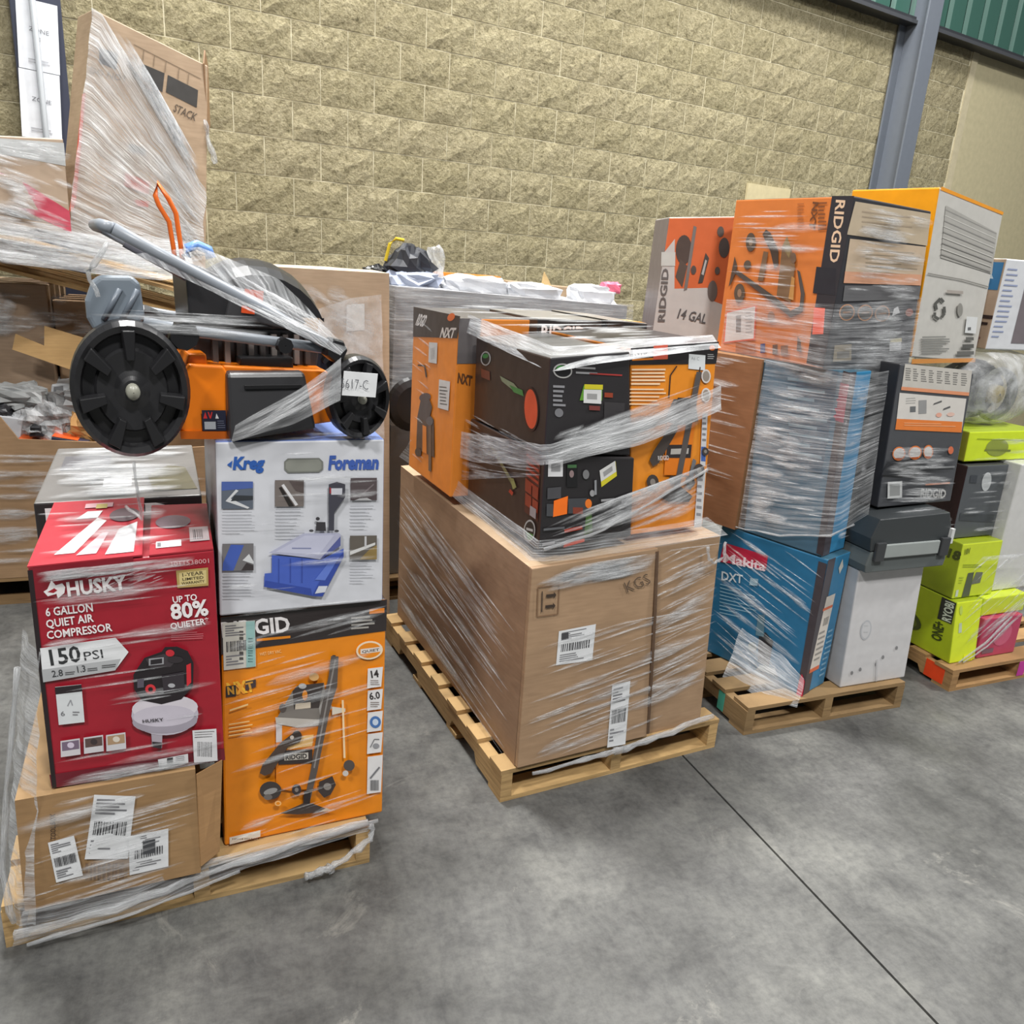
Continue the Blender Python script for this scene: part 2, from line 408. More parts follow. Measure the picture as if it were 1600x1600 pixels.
def label_sticker(p, name, pts, lab=None, barcode=True, tint=(222, 224, 226)):
    """a paper label (pts TL TR BR BL in artwork units) with grey bars and barcode"""
    p.part(name, lab); p.poly([pts[3], pts[2], pts[1], pts[0]], tint)
    def q(u, v):
        a = (pts[0][0] + (pts[1][0] - pts[0][0]) * u, pts[0][1] + (pts[1][1] - pts[0][1]) * u); b = (pts[3][0] + (pts[2][0] - pts[3][0]) * u, pts[3][1] + (pts[2][1] - pts[3][1]) * u)
        return (a[0] + (b[0] - a[0]) * v, a[1] + (b[1] - a[1]) * v)
    rr = random.Random(int(pts[0][0] * 3 + pts[0][1])); p.layer += 1
    def blk(u0, v0, u1, v1, c): p.poly([q(u0, v1), q(u1, v1), q(u1, v0), q(u0, v0)], c); p.layer -= 1
    for i in range(5): blk(.08, .06 + i * .05, .3 + .55 * rr.random(), .085 + i * .05, (120, 120, 124))
    if barcode:
        t = .1
        while t < .88:
            w = .012 + .03 * rr.random(); blk(t, .4, min(t + w, .9), .62, (60, 60, 64)); t += w + .015 + .02 * rr.random()
    for i in range(4): blk(.08, .7 + i * .06, .25 + .6 * rr.random(), .73 + i * .06, (130, 130, 134))
    p.layer += 2

# ------------------------------------------------------------------ floor
JX = Frame(.716, 2.478, math.degrees(math.atan2(1.497 - 2.478, 1.113 - .716)))
root = MB(); root.box(-9, -5, -.12, 11, 9, -.02, (60, 60, 58))
fl = root.build('floor', FLOORM); fl['kind'] = 'structure'; fl['label'] = 'grey worn concrete warehouse floor with a sawn joint'
for sgn in (-1, 1):
    mb = MB()
    if sgn < 0: mb.box(-9, -11, -.02, 9, -.004, 0, (120, 120, 118))
    else: mb.box(-9, .004, -.02, 9, 11, 0, (120, 120, 118))
    o = mb.build('slab', FLOORM); o.matrix_world = JX.m; o.parent = fl

# ------------------------------------------------------------------ block wall
BL_, BH = .352, .218
wb = MB(); wb.box(-3.2, .001, 0, 7.23, .25, 4.3, (196, 188, 152))
def mortar_mat():
    mt, nt, b = new_mat('mortar'); ge = nd(nt, 'ShaderNodeNewGeometry')
    n = nd(nt, 'ShaderNodeTexNoise', Scale=40.0, Detail=3.0); nt.links.new(ge.outputs['Position'], n.inputs['Vector'])
    r = ramp(nt, n.outputs[0], [(.3, lin((186, 178, 150))), (.7, lin((214, 207, 180)))]); nt.links.new(r.outputs[0], b.inputs['Base Color'])
    b.inputs['Roughness'].default_value = .9; return mt
MORTAR = mortar_mat()
wall = wb.build('wall_back', MORTAR, mtx=FW.m); tag(wall, 'tan split face concrete block wall behind the pallets', kind='structure')
def block_mesh(seed, w):
    rr = random.Random(seed); mb = MB(); NX, NZ = 5, 3; j = .0035; vs_ = []
    hw, hh = w / 2 - j, BH / 2 - j
    for k in range(NZ + 1):
        for i in range(NX + 1):
            edge = i in (0, NX) or k in (0, NZ)
            x = -hw + 2 * hw * i / NX; z = -hh + 2 * hh * k / NZ
            vs_.append((x + (0 if edge else rr.uniform(-.015, .015)), rr.uniform(-.004, .0) if edge else rr.uniform(-.0125, -.004), z + (0 if edge else rr.uniform(-.015, .015))))
    fs = []
    for k in range(NZ):
        for i in range(NX): a = k * (NX + 1) + i; fs.append((a, a + 1, a + NX + 2, a + NX + 1))
    o = len(vs_); rim = list(range(NX + 1)) + [(k + 1) * (NX + 1) + NX for k in range(NZ)] + [NZ * (NX + 1) + NX - 1 - i for i in range(NX)] + [(NZ - 1 - k) * (NX + 1) for k in range(NZ - 1)]
    for r in rim: vs_.append((vs_[r][0], .014, vs_[r][2]))
    for i in range(len(rim)): fs.append((rim[i], rim[(i + 1) % len(rim)], o + (i + 1) % len(rim), o + i))
    mb.add(vs_, fs, (150, 140, 100)); return mb
bvar = [block_mesh(i, BL_) for i in range(8)]; bobj = []
for b_ in bvar:
    o = b_.build('block', BLOCK, smooth=False); bobj.append(o.data); bpy.data.objects.remove(o)
rest = MB()
z0 = 2.742 - 7 * BH; nblk = 0; rr = random.Random(3)
for row in range(14):
    z = z0 + (row + .5) * BH; off = .166 if row % 2 == 0 else .166 + BL_ / 2
    k0 = int((-3.0 - off) / BL_); k = k0
    while off + (k + 1) * BL_ < 7.6:
        xl, xr = off + k * BL_, off + (k + 1) * BL_; k += 1
        if xl > 7.15: continue
        x = (xl + xr) / 2; top = 2.95 + .2 * (x + 1.1)
        lowz = 2.0 if x < -.6 else 1.42
        i = rr.randrange(8)
        if xr > 7.23:
            sx = (7.22 - xl) / BL_; x = (xl + 7.22) / 2
        else: sx = 1
        if z - BH / 2 < top and z > lowz and x > -1.5 and z < 4.05:
            o = bpy.data.objects.new('block', bobj[i]); o.parent = wall; o.location = (x, 0, z); o.scale = (sx, 1, 1); COL.objects.link(o); nblk += 1
        elif z < 4.1:
            rest.add([(a * sx + x, b, c + z) for a, b, c in bvar[i].v], bvar[i].f, (150, 140, 100))
o = rest.build('block_courses', BLOCK, wall, fix=True); o['kind'] = 'stuff'
lw = MB(); lw.box(-3.0, -.012, 0, 7.22, .02, z0, (150, 140, 100)); o = lw.build('lower_courses', BLOCK, wall)

# tan panel, siding, flashing, column
mb = MB(); mb.box(7.32, .0, 0, 12.5, .22, 4.3, (184, 175, 142)); o = mb.build('wall_right', MATTE, mtx=FW.m); tag(o, 'smooth tan painted wall panel right of the block wall', kind='structure')
mb = MB(); mb.box(7.225, -.012, 0, 7.33, .2, 4.2, (190, 180, 150)); o = mb.build('trim_1', MATTE, mtx=FW.m); tag(o, 'pale grouted joint between block wall and tan panel', kind='structure')
mb = MB(); mb.box(-3, -.02, 4.0, 12.5, .2, 8.0, (30, 50, 48)); sid = mb.build('wall_upper', PAINT, mtx=FW.m); tag(sid, 'dark green ribbed metal siding above the block wall', kind='structure')
pm = MB(); w_ = .285
pm.add([(0, -.07, 0), (.03, -.1, 0), (w_ - .055, -.1, 0), (w_ - .025, -.07, 0), (w_, -.05, 0), (0, -.07, 3.5), (.03, -.1, 3.5), (w_ - .055, -.1, 3.5), (w_ - .025, -.07, 3.5), (w_, -.05, 3.5)], [(i, i + 1, i + 6, i + 5) for i in range(4)], (56, 92, 82))
pmo = pm.build('siding_panel', PAINT, sid); pmo.location = (4.3, 0, 4.02)
for i in range(1, 24):
    o = pmo.copy(); COL.objects.link(o); o.parent = sid; o.location = (4.3 + i * w_, 0, 4.02)
mb = MB(); mb.box(-3, -.13, 3.955, 12.5, .0, 4.015, (52, 54, 58)); mb.box(-3, -.15, 3.955, 12.5, -.13, 3.985, (70, 72, 76)); o = mb.build('trim_2', PAINT, mtx=FW.m); tag(o, 'dark metal flashing under the green siding', kind='structure')
# steel column
cr = empty('steel_column', FW.at(5.95, -.3, 0)); tag(cr, 'grey painted steel wide flange column against the wall', 'column')
sc_ = (104, 110, 119)
for nm, bx in (('flange', (0, -.0, 0, .2, .018, 7.5)), ('flange', (0, .26, 0, .2, .278, 7.5)), ('web', (.092, .018, 0, .108, .26, 7.5)), ('base_plate', (-.06, -.06, 0, .26, .29, .02))):
    mb = MB(); mb.box(*bx, sc_); mb.build(nm, PAINT, cr, bevel=.003)

# left post with paper signs
pr = empty('steel_post', FW.at(-1.115, -.12, 0)); tag(pr, 'dark blue steel post with conduit behind the paper signs', 'post')
mb = MB(); mb.box(.02, 0, 0, .245, .1, 3.6, (58, 62, 78)); mb.build('post', PAINT, pr, bevel=.004)
mb = MB(); mb.tube([(.118, -.04, 0), (.118, -.04, 3.6)], .014, (150, 154, 158), 12); mb.build('conduit', PAINT, pr, smooth=True)
for k, (xa, xb, za, zb) in enumerate(((-1.085, -.905, 2.455, 2.77), (-1.105, -.925, 2.135, 2.452))):
    mb = MB(); mb.box(0, 0, 0, xb - xa, .003, zb - za, (222, 226, 232)); s_ = mb.build('paper_sign', MATTE, mtx=FW.at(xa, -.14 - .002 * k, za) @ Matrix.Rotation(math.radians(3), 4, 'Y'))
    tag(s_, ('upper' if k == 0 else 'lower') + ' white paper zone sign hanging on the dark steel post', 'sign')
    w_, h_ = xb - xa, zb - za
    p = Panel(s_, [(0, 0, 0), (w_, 0, 0), (w_, 0, h_), (0, 0, h_)], [(0, 100), (60, 100), (60, 0), (0, 0)])
    p.part('lettering'); p.text('ZONE', (17, 44), (46, 46), 6, (120, 122, 128), 0)
    if k == 0: p.text('3', (29, 58), (33, 58), 7, (120, 122, 128), 0)
    p.lines(14, 84, 48, 92, 2, (180, 182, 188)); p.done()
# ------------------------------------------------------------------ pallets
def pallet(frame, x0, y0, w, dep, h, label, wood=(188, 155, 106), z=0, tilt=None, nb=7, cat='pallet'):
    r = empty('wooden_pallet', frame.at(x0, y0, z) if tilt is None else frame.at(x0, y0, z) @ tilt); tag(r, label, cat)
    t = .016; rr = random.Random(int(w * 1000 + y0 * 77))
    sh = h - 2 * t; made = None
    for i in range(3):
        xs = (0, w / 2 - .02, w - .04)[i]; mb = MB()
        n1, n2 = dep * .16, dep * .36; n3, n4 = dep * .64, dep * .84
        prof = [(0, 0), (n1, 0), (n1 + .02, sh * .42), (n2 - .02, sh * .42), (n2, 0), (n3, 0), (n3 + .02, sh * .42), (n4 - .02, sh * .42), (n4, 0), (dep, 0), (dep, sh), (0, sh)]
        n = len(prof)
        vs_ = [(xs, y, t + zz) for y, zz in prof] + [(xs + .04, y, t + zz) for y, zz in prof]
        mb.add(vs_, [tuple(range(n)), tuple(range(n, 2 * n))[::-1]] + [(k, (k + 1) % n, n + (k + 1) % n, n + k) for k in range(n)], wood)
        mb.build('stringer', WOOD, r)
    bw = .1 if nb < 8 else .085
    for i in range(nb):
        y = (dep - bw) * i / (nb - 1); mb = MB(); kk = rr.uniform(.86, 1.04); c = tuple(int(v * kk) for v in wood)
        mb.box(rr.uniform(-.006, .004), y, h - t, w + rr.uniform(-.004, .006), y + bw * rr.uniform(.85, 1), h, c); mb.build('deck_board', WOOD, r)
    for i in range(4):
        y = (dep - .095) * i / 3; mb = MB(); kk = rr.uniform(.86, 1.04); c = tuple(int(v * kk) for v in wood)
        mb.box(0, y, 0, w, y + .095, t, c); mb.build('bottom_board', WOOD, r)
    return r
pallet(FL, 0, 0, .908, 1.1, .125, 'wooden pallet under the red compressor box and mower')
pC = pallet(FC, 0, 0, .892, 1.25, .12, 'wooden pallet under the big brown carton')
pR = pallet(FR, 0, 0, .80, .95, .12, 'worn wooden pallet with teal mark under the blue boxes', (150, 122, 84))
mb = MB(); mb.box(-.0012, .14, .02, 0, .18, .1, (70, 160, 140)); o = mb.build('paint_mark', MATTE, pR); o['label'] = 'teal paint mark on the stringer'
pG = pallet(FG, 0, 0, .9, 1.0, .105, 'wooden pallet with orange tag under the lime green boxes', (170, 132, 88))
mb = MB(); mb.box(-.0015, .04, .015, 0, .14, .095, (235, 72, 22)); o = mb.build('paint_mark', MATTE, pG); o['label'] = 'bright orange tag on the stringer'
mb = MB(); mb.box(.425, -.0015, .016, .47, 0, .089, (190, 60, 150)); o = mb.build('paint_mark', MATTE, pG); o['label'] = 'magenta painted stringer end'

# ------------------------------------------------------------------ left pallet boxes
BRN = (156, 124, 86)
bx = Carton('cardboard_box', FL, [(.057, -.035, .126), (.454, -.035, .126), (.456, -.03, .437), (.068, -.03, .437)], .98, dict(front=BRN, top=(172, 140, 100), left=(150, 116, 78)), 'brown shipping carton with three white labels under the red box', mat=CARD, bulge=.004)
q7 = crop(0, 1180, 2.5806)
p = bx.face('front', q7((39, 1426), (314, 1362), (305, 1201), (25, 1254)))
label_sticker(p, 'shipping_label', [(382, 158), (547, 160), (515, 410), (342, 413)])
label_sticker(p, 'shipping_label', [(518, 318), (678, 285), (678, 440), (522, 478)])
p.rect(575, 335, 625, 390, (70, 72, 76), -8)
label_sticker(p, 'shipping_label', [(196, 348), (300, 318), (335, 478), (228, 508)], barcode=True)
p.part('lettering'); p.text('TOOL BOX', (228, 335), (226, 232), 20, (70, 52, 40), .02)
p.part('printed_marks'); p.bars(345, 425, 500, 490, (120, 92, 66), 10); p.done()

RED = (158, 28, 44)
W_ = (236, 232, 232)
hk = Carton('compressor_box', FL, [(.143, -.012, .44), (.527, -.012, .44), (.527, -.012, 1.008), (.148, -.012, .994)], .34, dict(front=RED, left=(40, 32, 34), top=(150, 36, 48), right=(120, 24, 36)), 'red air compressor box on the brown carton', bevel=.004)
q5 = crop(20, 700, 2.962)
p = hk.face('front', q5((85, 1243), (350, 1185), (333, 858), (45, 890)))
p.part('printed_panel'); p.poly([(112, 700), (560, 640), (560, 500), (80, 552)], (128, 24, 38)); p.poly([(178, 1540), (975, 1385), (980, 1440), (190, 1605)], (108, 26, 40)); p.poly([(76, 562), (100, 560), (212, 1600), (192, 1606)], (36, 28, 30))
p.part('printed_logo'); p.poly([(150, 662), (168, 650), (186, 608), (206, 632), (236, 622), (250, 640), (246, 668), (216, 694), (210, 672), (170, 684)], W_); p.poly([(168, 664), (200, 645), (214, 656), (196, 668)], RED)
p.part('lettering'); p.text('HUSKY', (262, 682), (535, 646), 62, W_, .035)
p.text('6 GALLON', (162, 778), (378, 752), 38, W_); p.text('QUIET AIR', (165, 833), (382, 800), 36, W_); p.text('COMPRESSOR', (168, 886), (467, 843), 36, W_)
p.text('UP TO', (742, 710), (852, 695), 28, W_); p.text('80%', (735, 786), (905, 762), 68, W_, .03); p.text('QUIETER*', (732, 832), (905, 803), 27, W_)
p.text('1011538001', (735, 540), (905, 524), 20, (210, 170, 170), 0); p.lines(733, 850, 900, 888, 4, (196, 110, 118), .35, .3, -12)
p.part('printed_badge', 'gold warranty badge'); p.poly([(755, 560), (900, 545), (902, 628), (762, 640)], (176, 152, 92)); p.poly([(768, 570), (892, 556), (893, 618), (772, 630)], (206, 188, 130))
p.text('1-YEAR', (785, 588), (880, 576), 16, (60, 50, 30), .01); p.text('LIMITED', (785, 606), (880, 595), 12, (60, 50, 30), .01); p.text('WARRANTY', (780, 624), (885, 612), 11, (60, 50, 30), .01)
p.part('printed_arrow', 'white pressure arrow'); p.poly([(135, 928), (480, 873), (540, 940), (480, 1025), (150, 1090)], (228, 230, 232)); p.poly([(143, 1030), (505, 972), (480, 1027), (150, 1090)], (176, 178, 180))
p.text('150', (185, 1008), (325, 985), 72, (48, 50, 52), .02); p.text('PSI', (340, 983), (425, 968), 40, (48, 50, 52), 0)
p.text('2.8', (192, 1064), (242, 1056), 30, (60, 62, 64), .01); p.text('1.3', (308, 1040), (345, 1034), 30, (60, 62, 64), .01); p.lines(250, 1040, 295, 1058, 2, (80, 80, 82), .4, .1, -6); p.lines(352, 1020, 400, 1038, 2, (80, 80, 82), .4, .1, -6); p.lines(418, 1004, 482, 1022, 2, (80, 80, 82), .4, .1, -8)
p.part('printed_icon'); p.poly([(205, 1110), (325, 1095), (340, 1275), (222, 1292)], (214, 218, 220)); p.poly([(203, 1112), (325, 1096), (330, 1128), (207, 1146)], (40, 32, 36)); p.line([(262, 1200), (276, 1170), (284, 1196)], 5, (150, 152, 156)); p.text('6', (232, 1248), (250, 1246), 22, (110, 110, 114), 0); p.lines(285, 1225, 318, 1250, 2, (130, 130, 134))
p.part('printed_picture'); 
for a, (x, y) in enumerate(((232, 1368), (338, 1348), (440, 1332))):
    p.poly([(x, y + 78), (x + 90, y + 62), (x + 86, y - 16), (x - 2, y)], (206, 204, 208)); p.poly([(x + 6, y + 48), (x + 84, y + 34), (x + 82, y - 8), (x + 4, y + 6)], ((120, 104, 124), (92, 74, 70), (170, 140, 110))[a]); p.ell(x + 45, y + 18, 16, 14, ((208, 196, 214), (60, 50, 52), (214, 204, 190))[a])
p.part('barcode_label'); p.poly([(830, 1298), (938, 1286), (944, 1436), (838, 1450)], (216, 216, 218)); p.bars(852, 1350, 918, 1420, (70, 70, 74), 12); p.lines(840, 1305, 930, 1340, 3, (120, 120, 124), .4, .2, -8)
p.part('barcode_label'); p.poly([(674, 1440), (810, 1408), (812, 1450), (680, 1482)], (216, 216, 218)); p.rect(715, 1432, 742, 1462, (60, 60, 62), -5); p.lines(755, 1425, 800, 1450, 3, (130, 130, 134), .4, .2, -8)
p.part('printed_picture', 'picture of a black and silver air compressor')
K1, SV = (34, 28, 32), (188, 182, 194)
p.poly([(642, 1290), (695, 1288), (692, 1385), (648, 1380)], (170, 162, 172)); p.poly([(648, 1355), (692, 1358), (690, 1388), (650, 1382)], (54, 46, 50))
p.ell(705, 1225, 152, 98, SV, 28, -.08); p.ell(705, 1195, 150, 62, (214, 208, 216), 24, -.08); p.ell(705, 1255, 148, 58, (160, 154, 166), 24, -.08); p.ell(700, 1232, 140, 50, (198, 192, 204), 24, -.08)
p.poly([(562, 1040), (612, 960), (690, 930), (705, 908), (760, 905), (808, 925), (835, 980), (832, 1090), (780, 1150), (690, 1176), (600, 1160), (566, 1110)], K1)
p.poly([(618, 965), (700, 940), (770, 955), (730, 1000), (640, 1005)], (62, 56, 60)); p.ell(640, 1107, 24, 24, (206, 52, 60)); p.ell(640, 1107, 11, 11, K1); p.poly([(802, 990), (822, 980), (824, 1070), (804, 1090)], (206, 44, 54)); p.ell(728, 935, 20, 16, (190, 40, 52)); p.ell(752, 965, 36, 16, (50, 44, 48))
p.rect(632, 962, 700, 995, (150, 150, 154), -8); p.rect(640, 968, 692, 990, (40, 36, 40), -8); p.poly([(690, 1040), (790, 1020), (795, 1100), (700, 1120)], (54, 48, 54)); p.text('HUSKY', (605, 1264), (700, 1252), 14, (50, 46, 50), .02); p.ell(735, 1085, 16, 10, (176, 176, 180)); p.rect(580, 1060, 610, 1100, (90, 84, 96), -4)
p.done()
# raised top flaps
def flap(name, par, pts, th, col, mat=PRINT, lab=None):
    pts = [Vector(q) for q in pts]; n = (pts[1] - pts[0]).cross(pts[2] - pts[0]).normalized() * th
    k = len(pts); mb = MB(); mb.add(pts + [q + n for q in pts], [tuple(range(k))[::-1], tuple(range(k, 2 * k))] + [(i, (i + 1) % k, k + (i + 1) % k, k + i) for i in range(k)], col)
    o = mb.build(name, mat, par)
    if lab: o['label'] = lab
    return o
HZ = .556
f1 = flap('flap', hk.o, [(.006, .0, HZ + .003), (.232, .0, HZ + .01), (.236, .32, HZ + .05), (.03, .33, HZ + .045)], .004, (176, 44, 58))
p = Panel(f1, [(.006, .0, HZ + .007), (.232, .0, HZ + .014), (.236, .32, HZ + .054), (.03, .33, HZ + .049)], [(0, 100), (100, 100), (100, 0), (0, 0)])
p.part('tape_label', 'torn white label'); p.poly([(20, 88), (38, 88), (62, 40), (52, 34)], W_); p.poly([(40, 92), (58, 92), (66, 60), (60, 60)], (228, 190, 196)); p.poly([(66, 95), (92, 95), (94, 46), (76, 56)], (214, 214, 216)); p.poly([(30, 34), (52, 34), (56, 22), (40, 22)], (222, 222, 222)); p.part('printed_picture'); p.ell(80, 32, 16, 12, (92, 76, 82)); p.rect(36, 8, 66, 16, (214, 170, 176)); p.rect(48, 10, 60, 18, (196, 180, 110)); p.done()
f2 = flap('flap', hk.o, [(.246, 0, HZ + .008), (.383, .0, HZ + .012), (.386, .30, HZ + .03), (.252, .31, HZ + .03)], .004, (160, 34, 48))
p = Panel(f2, [(.246, 0, HZ + .012), (.383, .0, HZ + .016), (.386, .30, HZ + .034), (.252, .31, HZ + .034)], [(0, 100), (100, 100), (100, 0), (0, 0)])
p.part('tape_label', 'small white label'); p.rect(10, 78, 50, 90, (222, 222, 224)); p.rect(12, 80, 18, 88, (110, 110, 114)); p.part('printed_picture'); p.ell(38, 40, 30, 14, (108, 92, 100)); p.part('barcode_label'); p.rect(64, 55, 96, 84, (190, 178, 180)); p.bars(70, 60, 86, 80, (90, 84, 88), 6); p.done()

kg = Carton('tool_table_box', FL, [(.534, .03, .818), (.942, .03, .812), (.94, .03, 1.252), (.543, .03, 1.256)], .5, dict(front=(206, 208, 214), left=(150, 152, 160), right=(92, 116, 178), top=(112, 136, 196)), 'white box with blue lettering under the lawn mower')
q4 = crop(320, 660, 5)
p = kg.face('front', q4((343, 962), (598, 942), (600, 686), (336, 690)))
BLU = (46, 92, 170)
p.part('lettering'); p.text('Kreg', (215, 356), (465, 352), 88, BLU, .05, .15); p.text('Foreman', (955, 360), (1355, 356), 98, (62, 92, 168), .05, .15); p.poly([(172, 322), (215, 290), (205, 345)], BLU)
p.part('hand_hole', 'grey oval carry opening'); p.poly([(640, 275), (885, 272), (915, 300), (915, 360), (885, 382), (640, 386), (612, 360), (612, 300)], (118, 120, 114)); p.poly([(648, 286), (880, 284), (903, 306), (903, 352), (880, 372), (648, 376), (624, 352), (624, 306)], (138, 140, 132))
def pic(p, x0, y0, x1, y1, bgc, shapes):
    p.part('printed_picture'); p.rect(x0, y0, x1, y1, bgc)
    for pts, c in shapes: p.poly(pts, c)
pic(p, 130, 450, 372, 660, (92, 100, 112), [([(130, 520), (372, 500), (372, 450), (130, 450)], (74, 96, 160)), ([(160, 600), (330, 660), (345, 650), (200, 580), (260, 520), (240, 510)], (206, 208, 210)), ([(200, 600), (372, 590), (372, 560), (230, 555)], (50, 54, 58))])
pic(p, 540, 440, 765, 645, (116, 108, 104), [([(590, 480), (610, 470), (720, 630), (700, 640)], (214, 214, 216)), ([(570, 500), (590, 490), (690, 640), (650, 645)], (40, 36, 34)), ([(650, 445), (765, 445), (765, 540), (700, 520)], (88, 78, 76))])
pic(p, 1130, 425, 1338, 600, (86, 76, 78), [([(1160, 600), (1300, 600), (1260, 580), (1200, 585)], (200, 200, 202)), ([(1190, 570), (1310, 470), (1315, 480), (1200, 580)], (120, 110, 112))])
pic(p, 135, 928, 375, 1140, (112, 110, 112), [([(135, 1140), (220, 1140), (300, 940), (200, 935), (140, 1080)], (66, 92, 172)), ([(290, 1060), (375, 1090), (375, 1070), (340, 1010)], (208, 210, 212)), ([(280, 1140), (375, 1140), (375, 1100), (320, 1080)], (58, 52, 54))])
pic(p, 1125, 875, 1338, 1065, (98, 92, 84), [([(1125, 1000), (1325, 930), (1325, 950), (1125, 1030)], (210, 210, 208)), ([(1200, 1065), (1338, 1065), (1338, 950), (1280, 985)], (142, 120, 72)), ([(1240, 880), (1256, 880), (1256, 960), (1240, 960)], (196, 196, 198))])
p.part('small_print'); g1 = (168, 170, 176)
for a in ((135, 680, 405, 850, 7), (545, 660, 770, 900, 9), (1128, 640, 1330, 830, 7), (140, 1165, 400, 1370, 8), (1128, 1095, 1310, 1260, 7), (840, 540, 930, 545, 1)): p.lines(*a, g1, .28, .5)
p.part('printed_picture', 'picture of a blue tool table with a grey lever')
B1, B2, B3 = (70, 96, 184), (52, 74, 156), (96, 122, 204)
p.poly([(455, 1270), (520, 1275), (830, 1350), (910, 1355), (1075, 1040), (1075, 975), (900, 1060), (515, 1020), (515, 1160), (460, 1165)], B1); p.poly([(455, 1270), (830, 1350), (820, 1290), (465, 1220)], B2)
for x in (565, 655, 745): p.poly([(x, 1240), (x + 8, 1242), (x + 8, 1050), (x, 1045)], B2)
p.poly([(830, 1350), (910, 1355), (1075, 1040), (1075, 1000), (890, 1230)], B2); p.poly([(850, 1220), (930, 1225), (1040, 1040), (960, 1080)], B3); p.poly([(880, 1270), (950, 1270), (930, 1320), (850, 1330)], (206, 210, 220)); p.poly([(900, 1055), (1050, 950), (1050, 860), (1000, 900), (890, 1030)], (84, 92, 150))
p.poly([(490, 1000), (760, 850), (1040, 850), (1055, 870), (890, 1055)], (176, 178, 200)); p.poly([(540, 995), (770, 868), (1000, 866), (880, 1020)], (190, 192, 212)); p.line([(670, 965), (820, 968)], 10, (130, 136, 170))
p.poly([(955, 830), (998, 830), (1000, 690), (1085, 570), (1085, 470), (1020, 450), (955, 470)], (66, 66, 76)); p.poly([(975, 550), (1060, 550), (1062, 500), (975, 500)], (196, 198, 206)); p.poly([(962, 540), (975, 540), (975, 500), (962, 490)], (150, 50, 60)); p.poly([(855, 830), (935, 832), (930, 762), (860, 760)], (56, 54, 58)); p.ell(870, 735, 16, 14, (60, 58, 62)); p.ell(820, 828, 18, 10, (70, 70, 74)); p.ell(1018, 832, 18, 10, (70, 70, 74))
p.done()

ORG, BLK = (232, 138, 24), (50, 44, 44)
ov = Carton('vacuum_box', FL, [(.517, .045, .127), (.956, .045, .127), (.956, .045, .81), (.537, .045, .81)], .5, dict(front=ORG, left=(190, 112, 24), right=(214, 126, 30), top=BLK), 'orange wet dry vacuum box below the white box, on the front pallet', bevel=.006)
q6 = crop(320, 920, 3.903)
p = ov.face('front', q6((350, 1318), (598, 1265), (603, 935), (345, 965)))
p.part('printed_band', 'black header band'); p.poly([(98, 178), (1108, 60), (1104, 240), (320, 350), (100, 392)], BLK)
p.part('lettering'); p.text('RIDGID', (108, 292), (520, 250), 82, W_, .03); p.poly([(315, 312), (520, 290), (520, 276), (315, 297)], ORG); p.rect(1000, 118, 1092, 145, (222, 130, 40), -10); p.lines(890, 165, 1090, 245, 4, (170, 166, 160), .5, .5, -18)
p.text('WET DRY VAC', (335, 395), (465, 375), 18, (244, 210, 150), 0); p.text('NXT', (140, 625), (305, 600), 66, (250, 190, 60), .05)
p.part('printed_logo', 'dark logo block'); p.poly([(128, 640), (190, 632), (190, 566), (128, 574)], BLK); p.part('printed_logo', 'dark logo block'); p.poly([(246, 600), (310, 575), (310, 532), (246, 545)], (70, 58, 60)); p.text('N', (140, 622), (180, 617), 42, (206, 150, 50), .05); p.text('X', (192, 620), (244, 612), 52, (250, 170, 60), .04); p.text('T', (254, 592), (300, 580), 36, (206, 150, 60), .05)
label_sticker(p, 'shipping_label', [(108, 208), (305, 190), (310, 455), (116, 480)], tint=(208, 206, 196)); p.poly([(252, 462), (306, 455), (303, 192), (250, 196)], (150, 190, 186)); p.bars(210, 250, 234, 420, (84, 80, 78), 7, True); p.bars(262, 290, 292, 430, (90, 150, 150), 9, True)
p.part('printed_badge'); p.ell(1000, 352, 82, 54, (240, 220, 190), 24, -.12); p.ell(1000, 352, 70, 44, ORG, 24, -.12); p.poly([(945, 375), (1070, 358), (1068, 330), (945, 346)], (226, 216, 206)); p.text('QUIET', (955, 368), (1060, 353), 14, (90, 80, 80), .02)
p.part('printed_icons', 'white column of feature icons')
for y0, y1 in ((455, 572), (585, 706), (716, 836), (846, 968), (985, 1216)): p.poly([(986, y1 + 4), (1072, y1 - 8), (1082, y0 - 8), (990, y0 + 4)], (228, 226, 226))
p.text('14', (1012, 512), (1058, 504), 40, BLK, .03); p.lines(1005, 525, 1062, 560, 3, (150, 140, 136)); p.text('6.0', (1002, 642), (1066, 632), 40, BLK, .02); p.lines(1005, 655, 1062, 692, 3, (150, 140, 136)); p.ell(1036, 776, 34, 36, (74, 116, 176)); p.ell(1036, 776, 18, 20, (200, 214, 232)); p.line([(1005, 930), (1030, 880), (1060, 880)], 5, (110, 110, 114)); p.ell(1040, 920, 20, 16, (150, 150, 154)); p.line([(1005, 1120), (1062, 1050)], 10, (120, 120, 124)); p.bars(1006, 1130, 1056, 1196, (90, 90, 94), 8)
p.part('barcode_label'); p.poly([(148, 1530), (335, 1482), (335, 1440), (148, 1485)], (226, 218, 206)); p.bars(165, 1490, 320, 1500, (120, 100, 90), 16)
p.part('small_print'); p.lines(150, 705, 270, 730, 1, (246, 206, 140), .4, .1, -40); p.lines(145, 790, 330, 880, 4, (246, 206, 140), .3, .4, -30)
p.part('printed_picture', 'picture of an orange and grey wet dry vacuum with its tools')
DK, GY = (58, 50, 50), (128, 122, 116)
p.poly([(430, 760), (430, 1180), (520, 1195), (680, 1180), (700, 770)], (226, 128, 20)); p.poly([(430, 760), (430, 900), (466, 895), (466, 760)], (214, 206, 206)); p.poly([(500, 870), (660, 850), (650, 920), (500, 940)], (240, 196, 130))
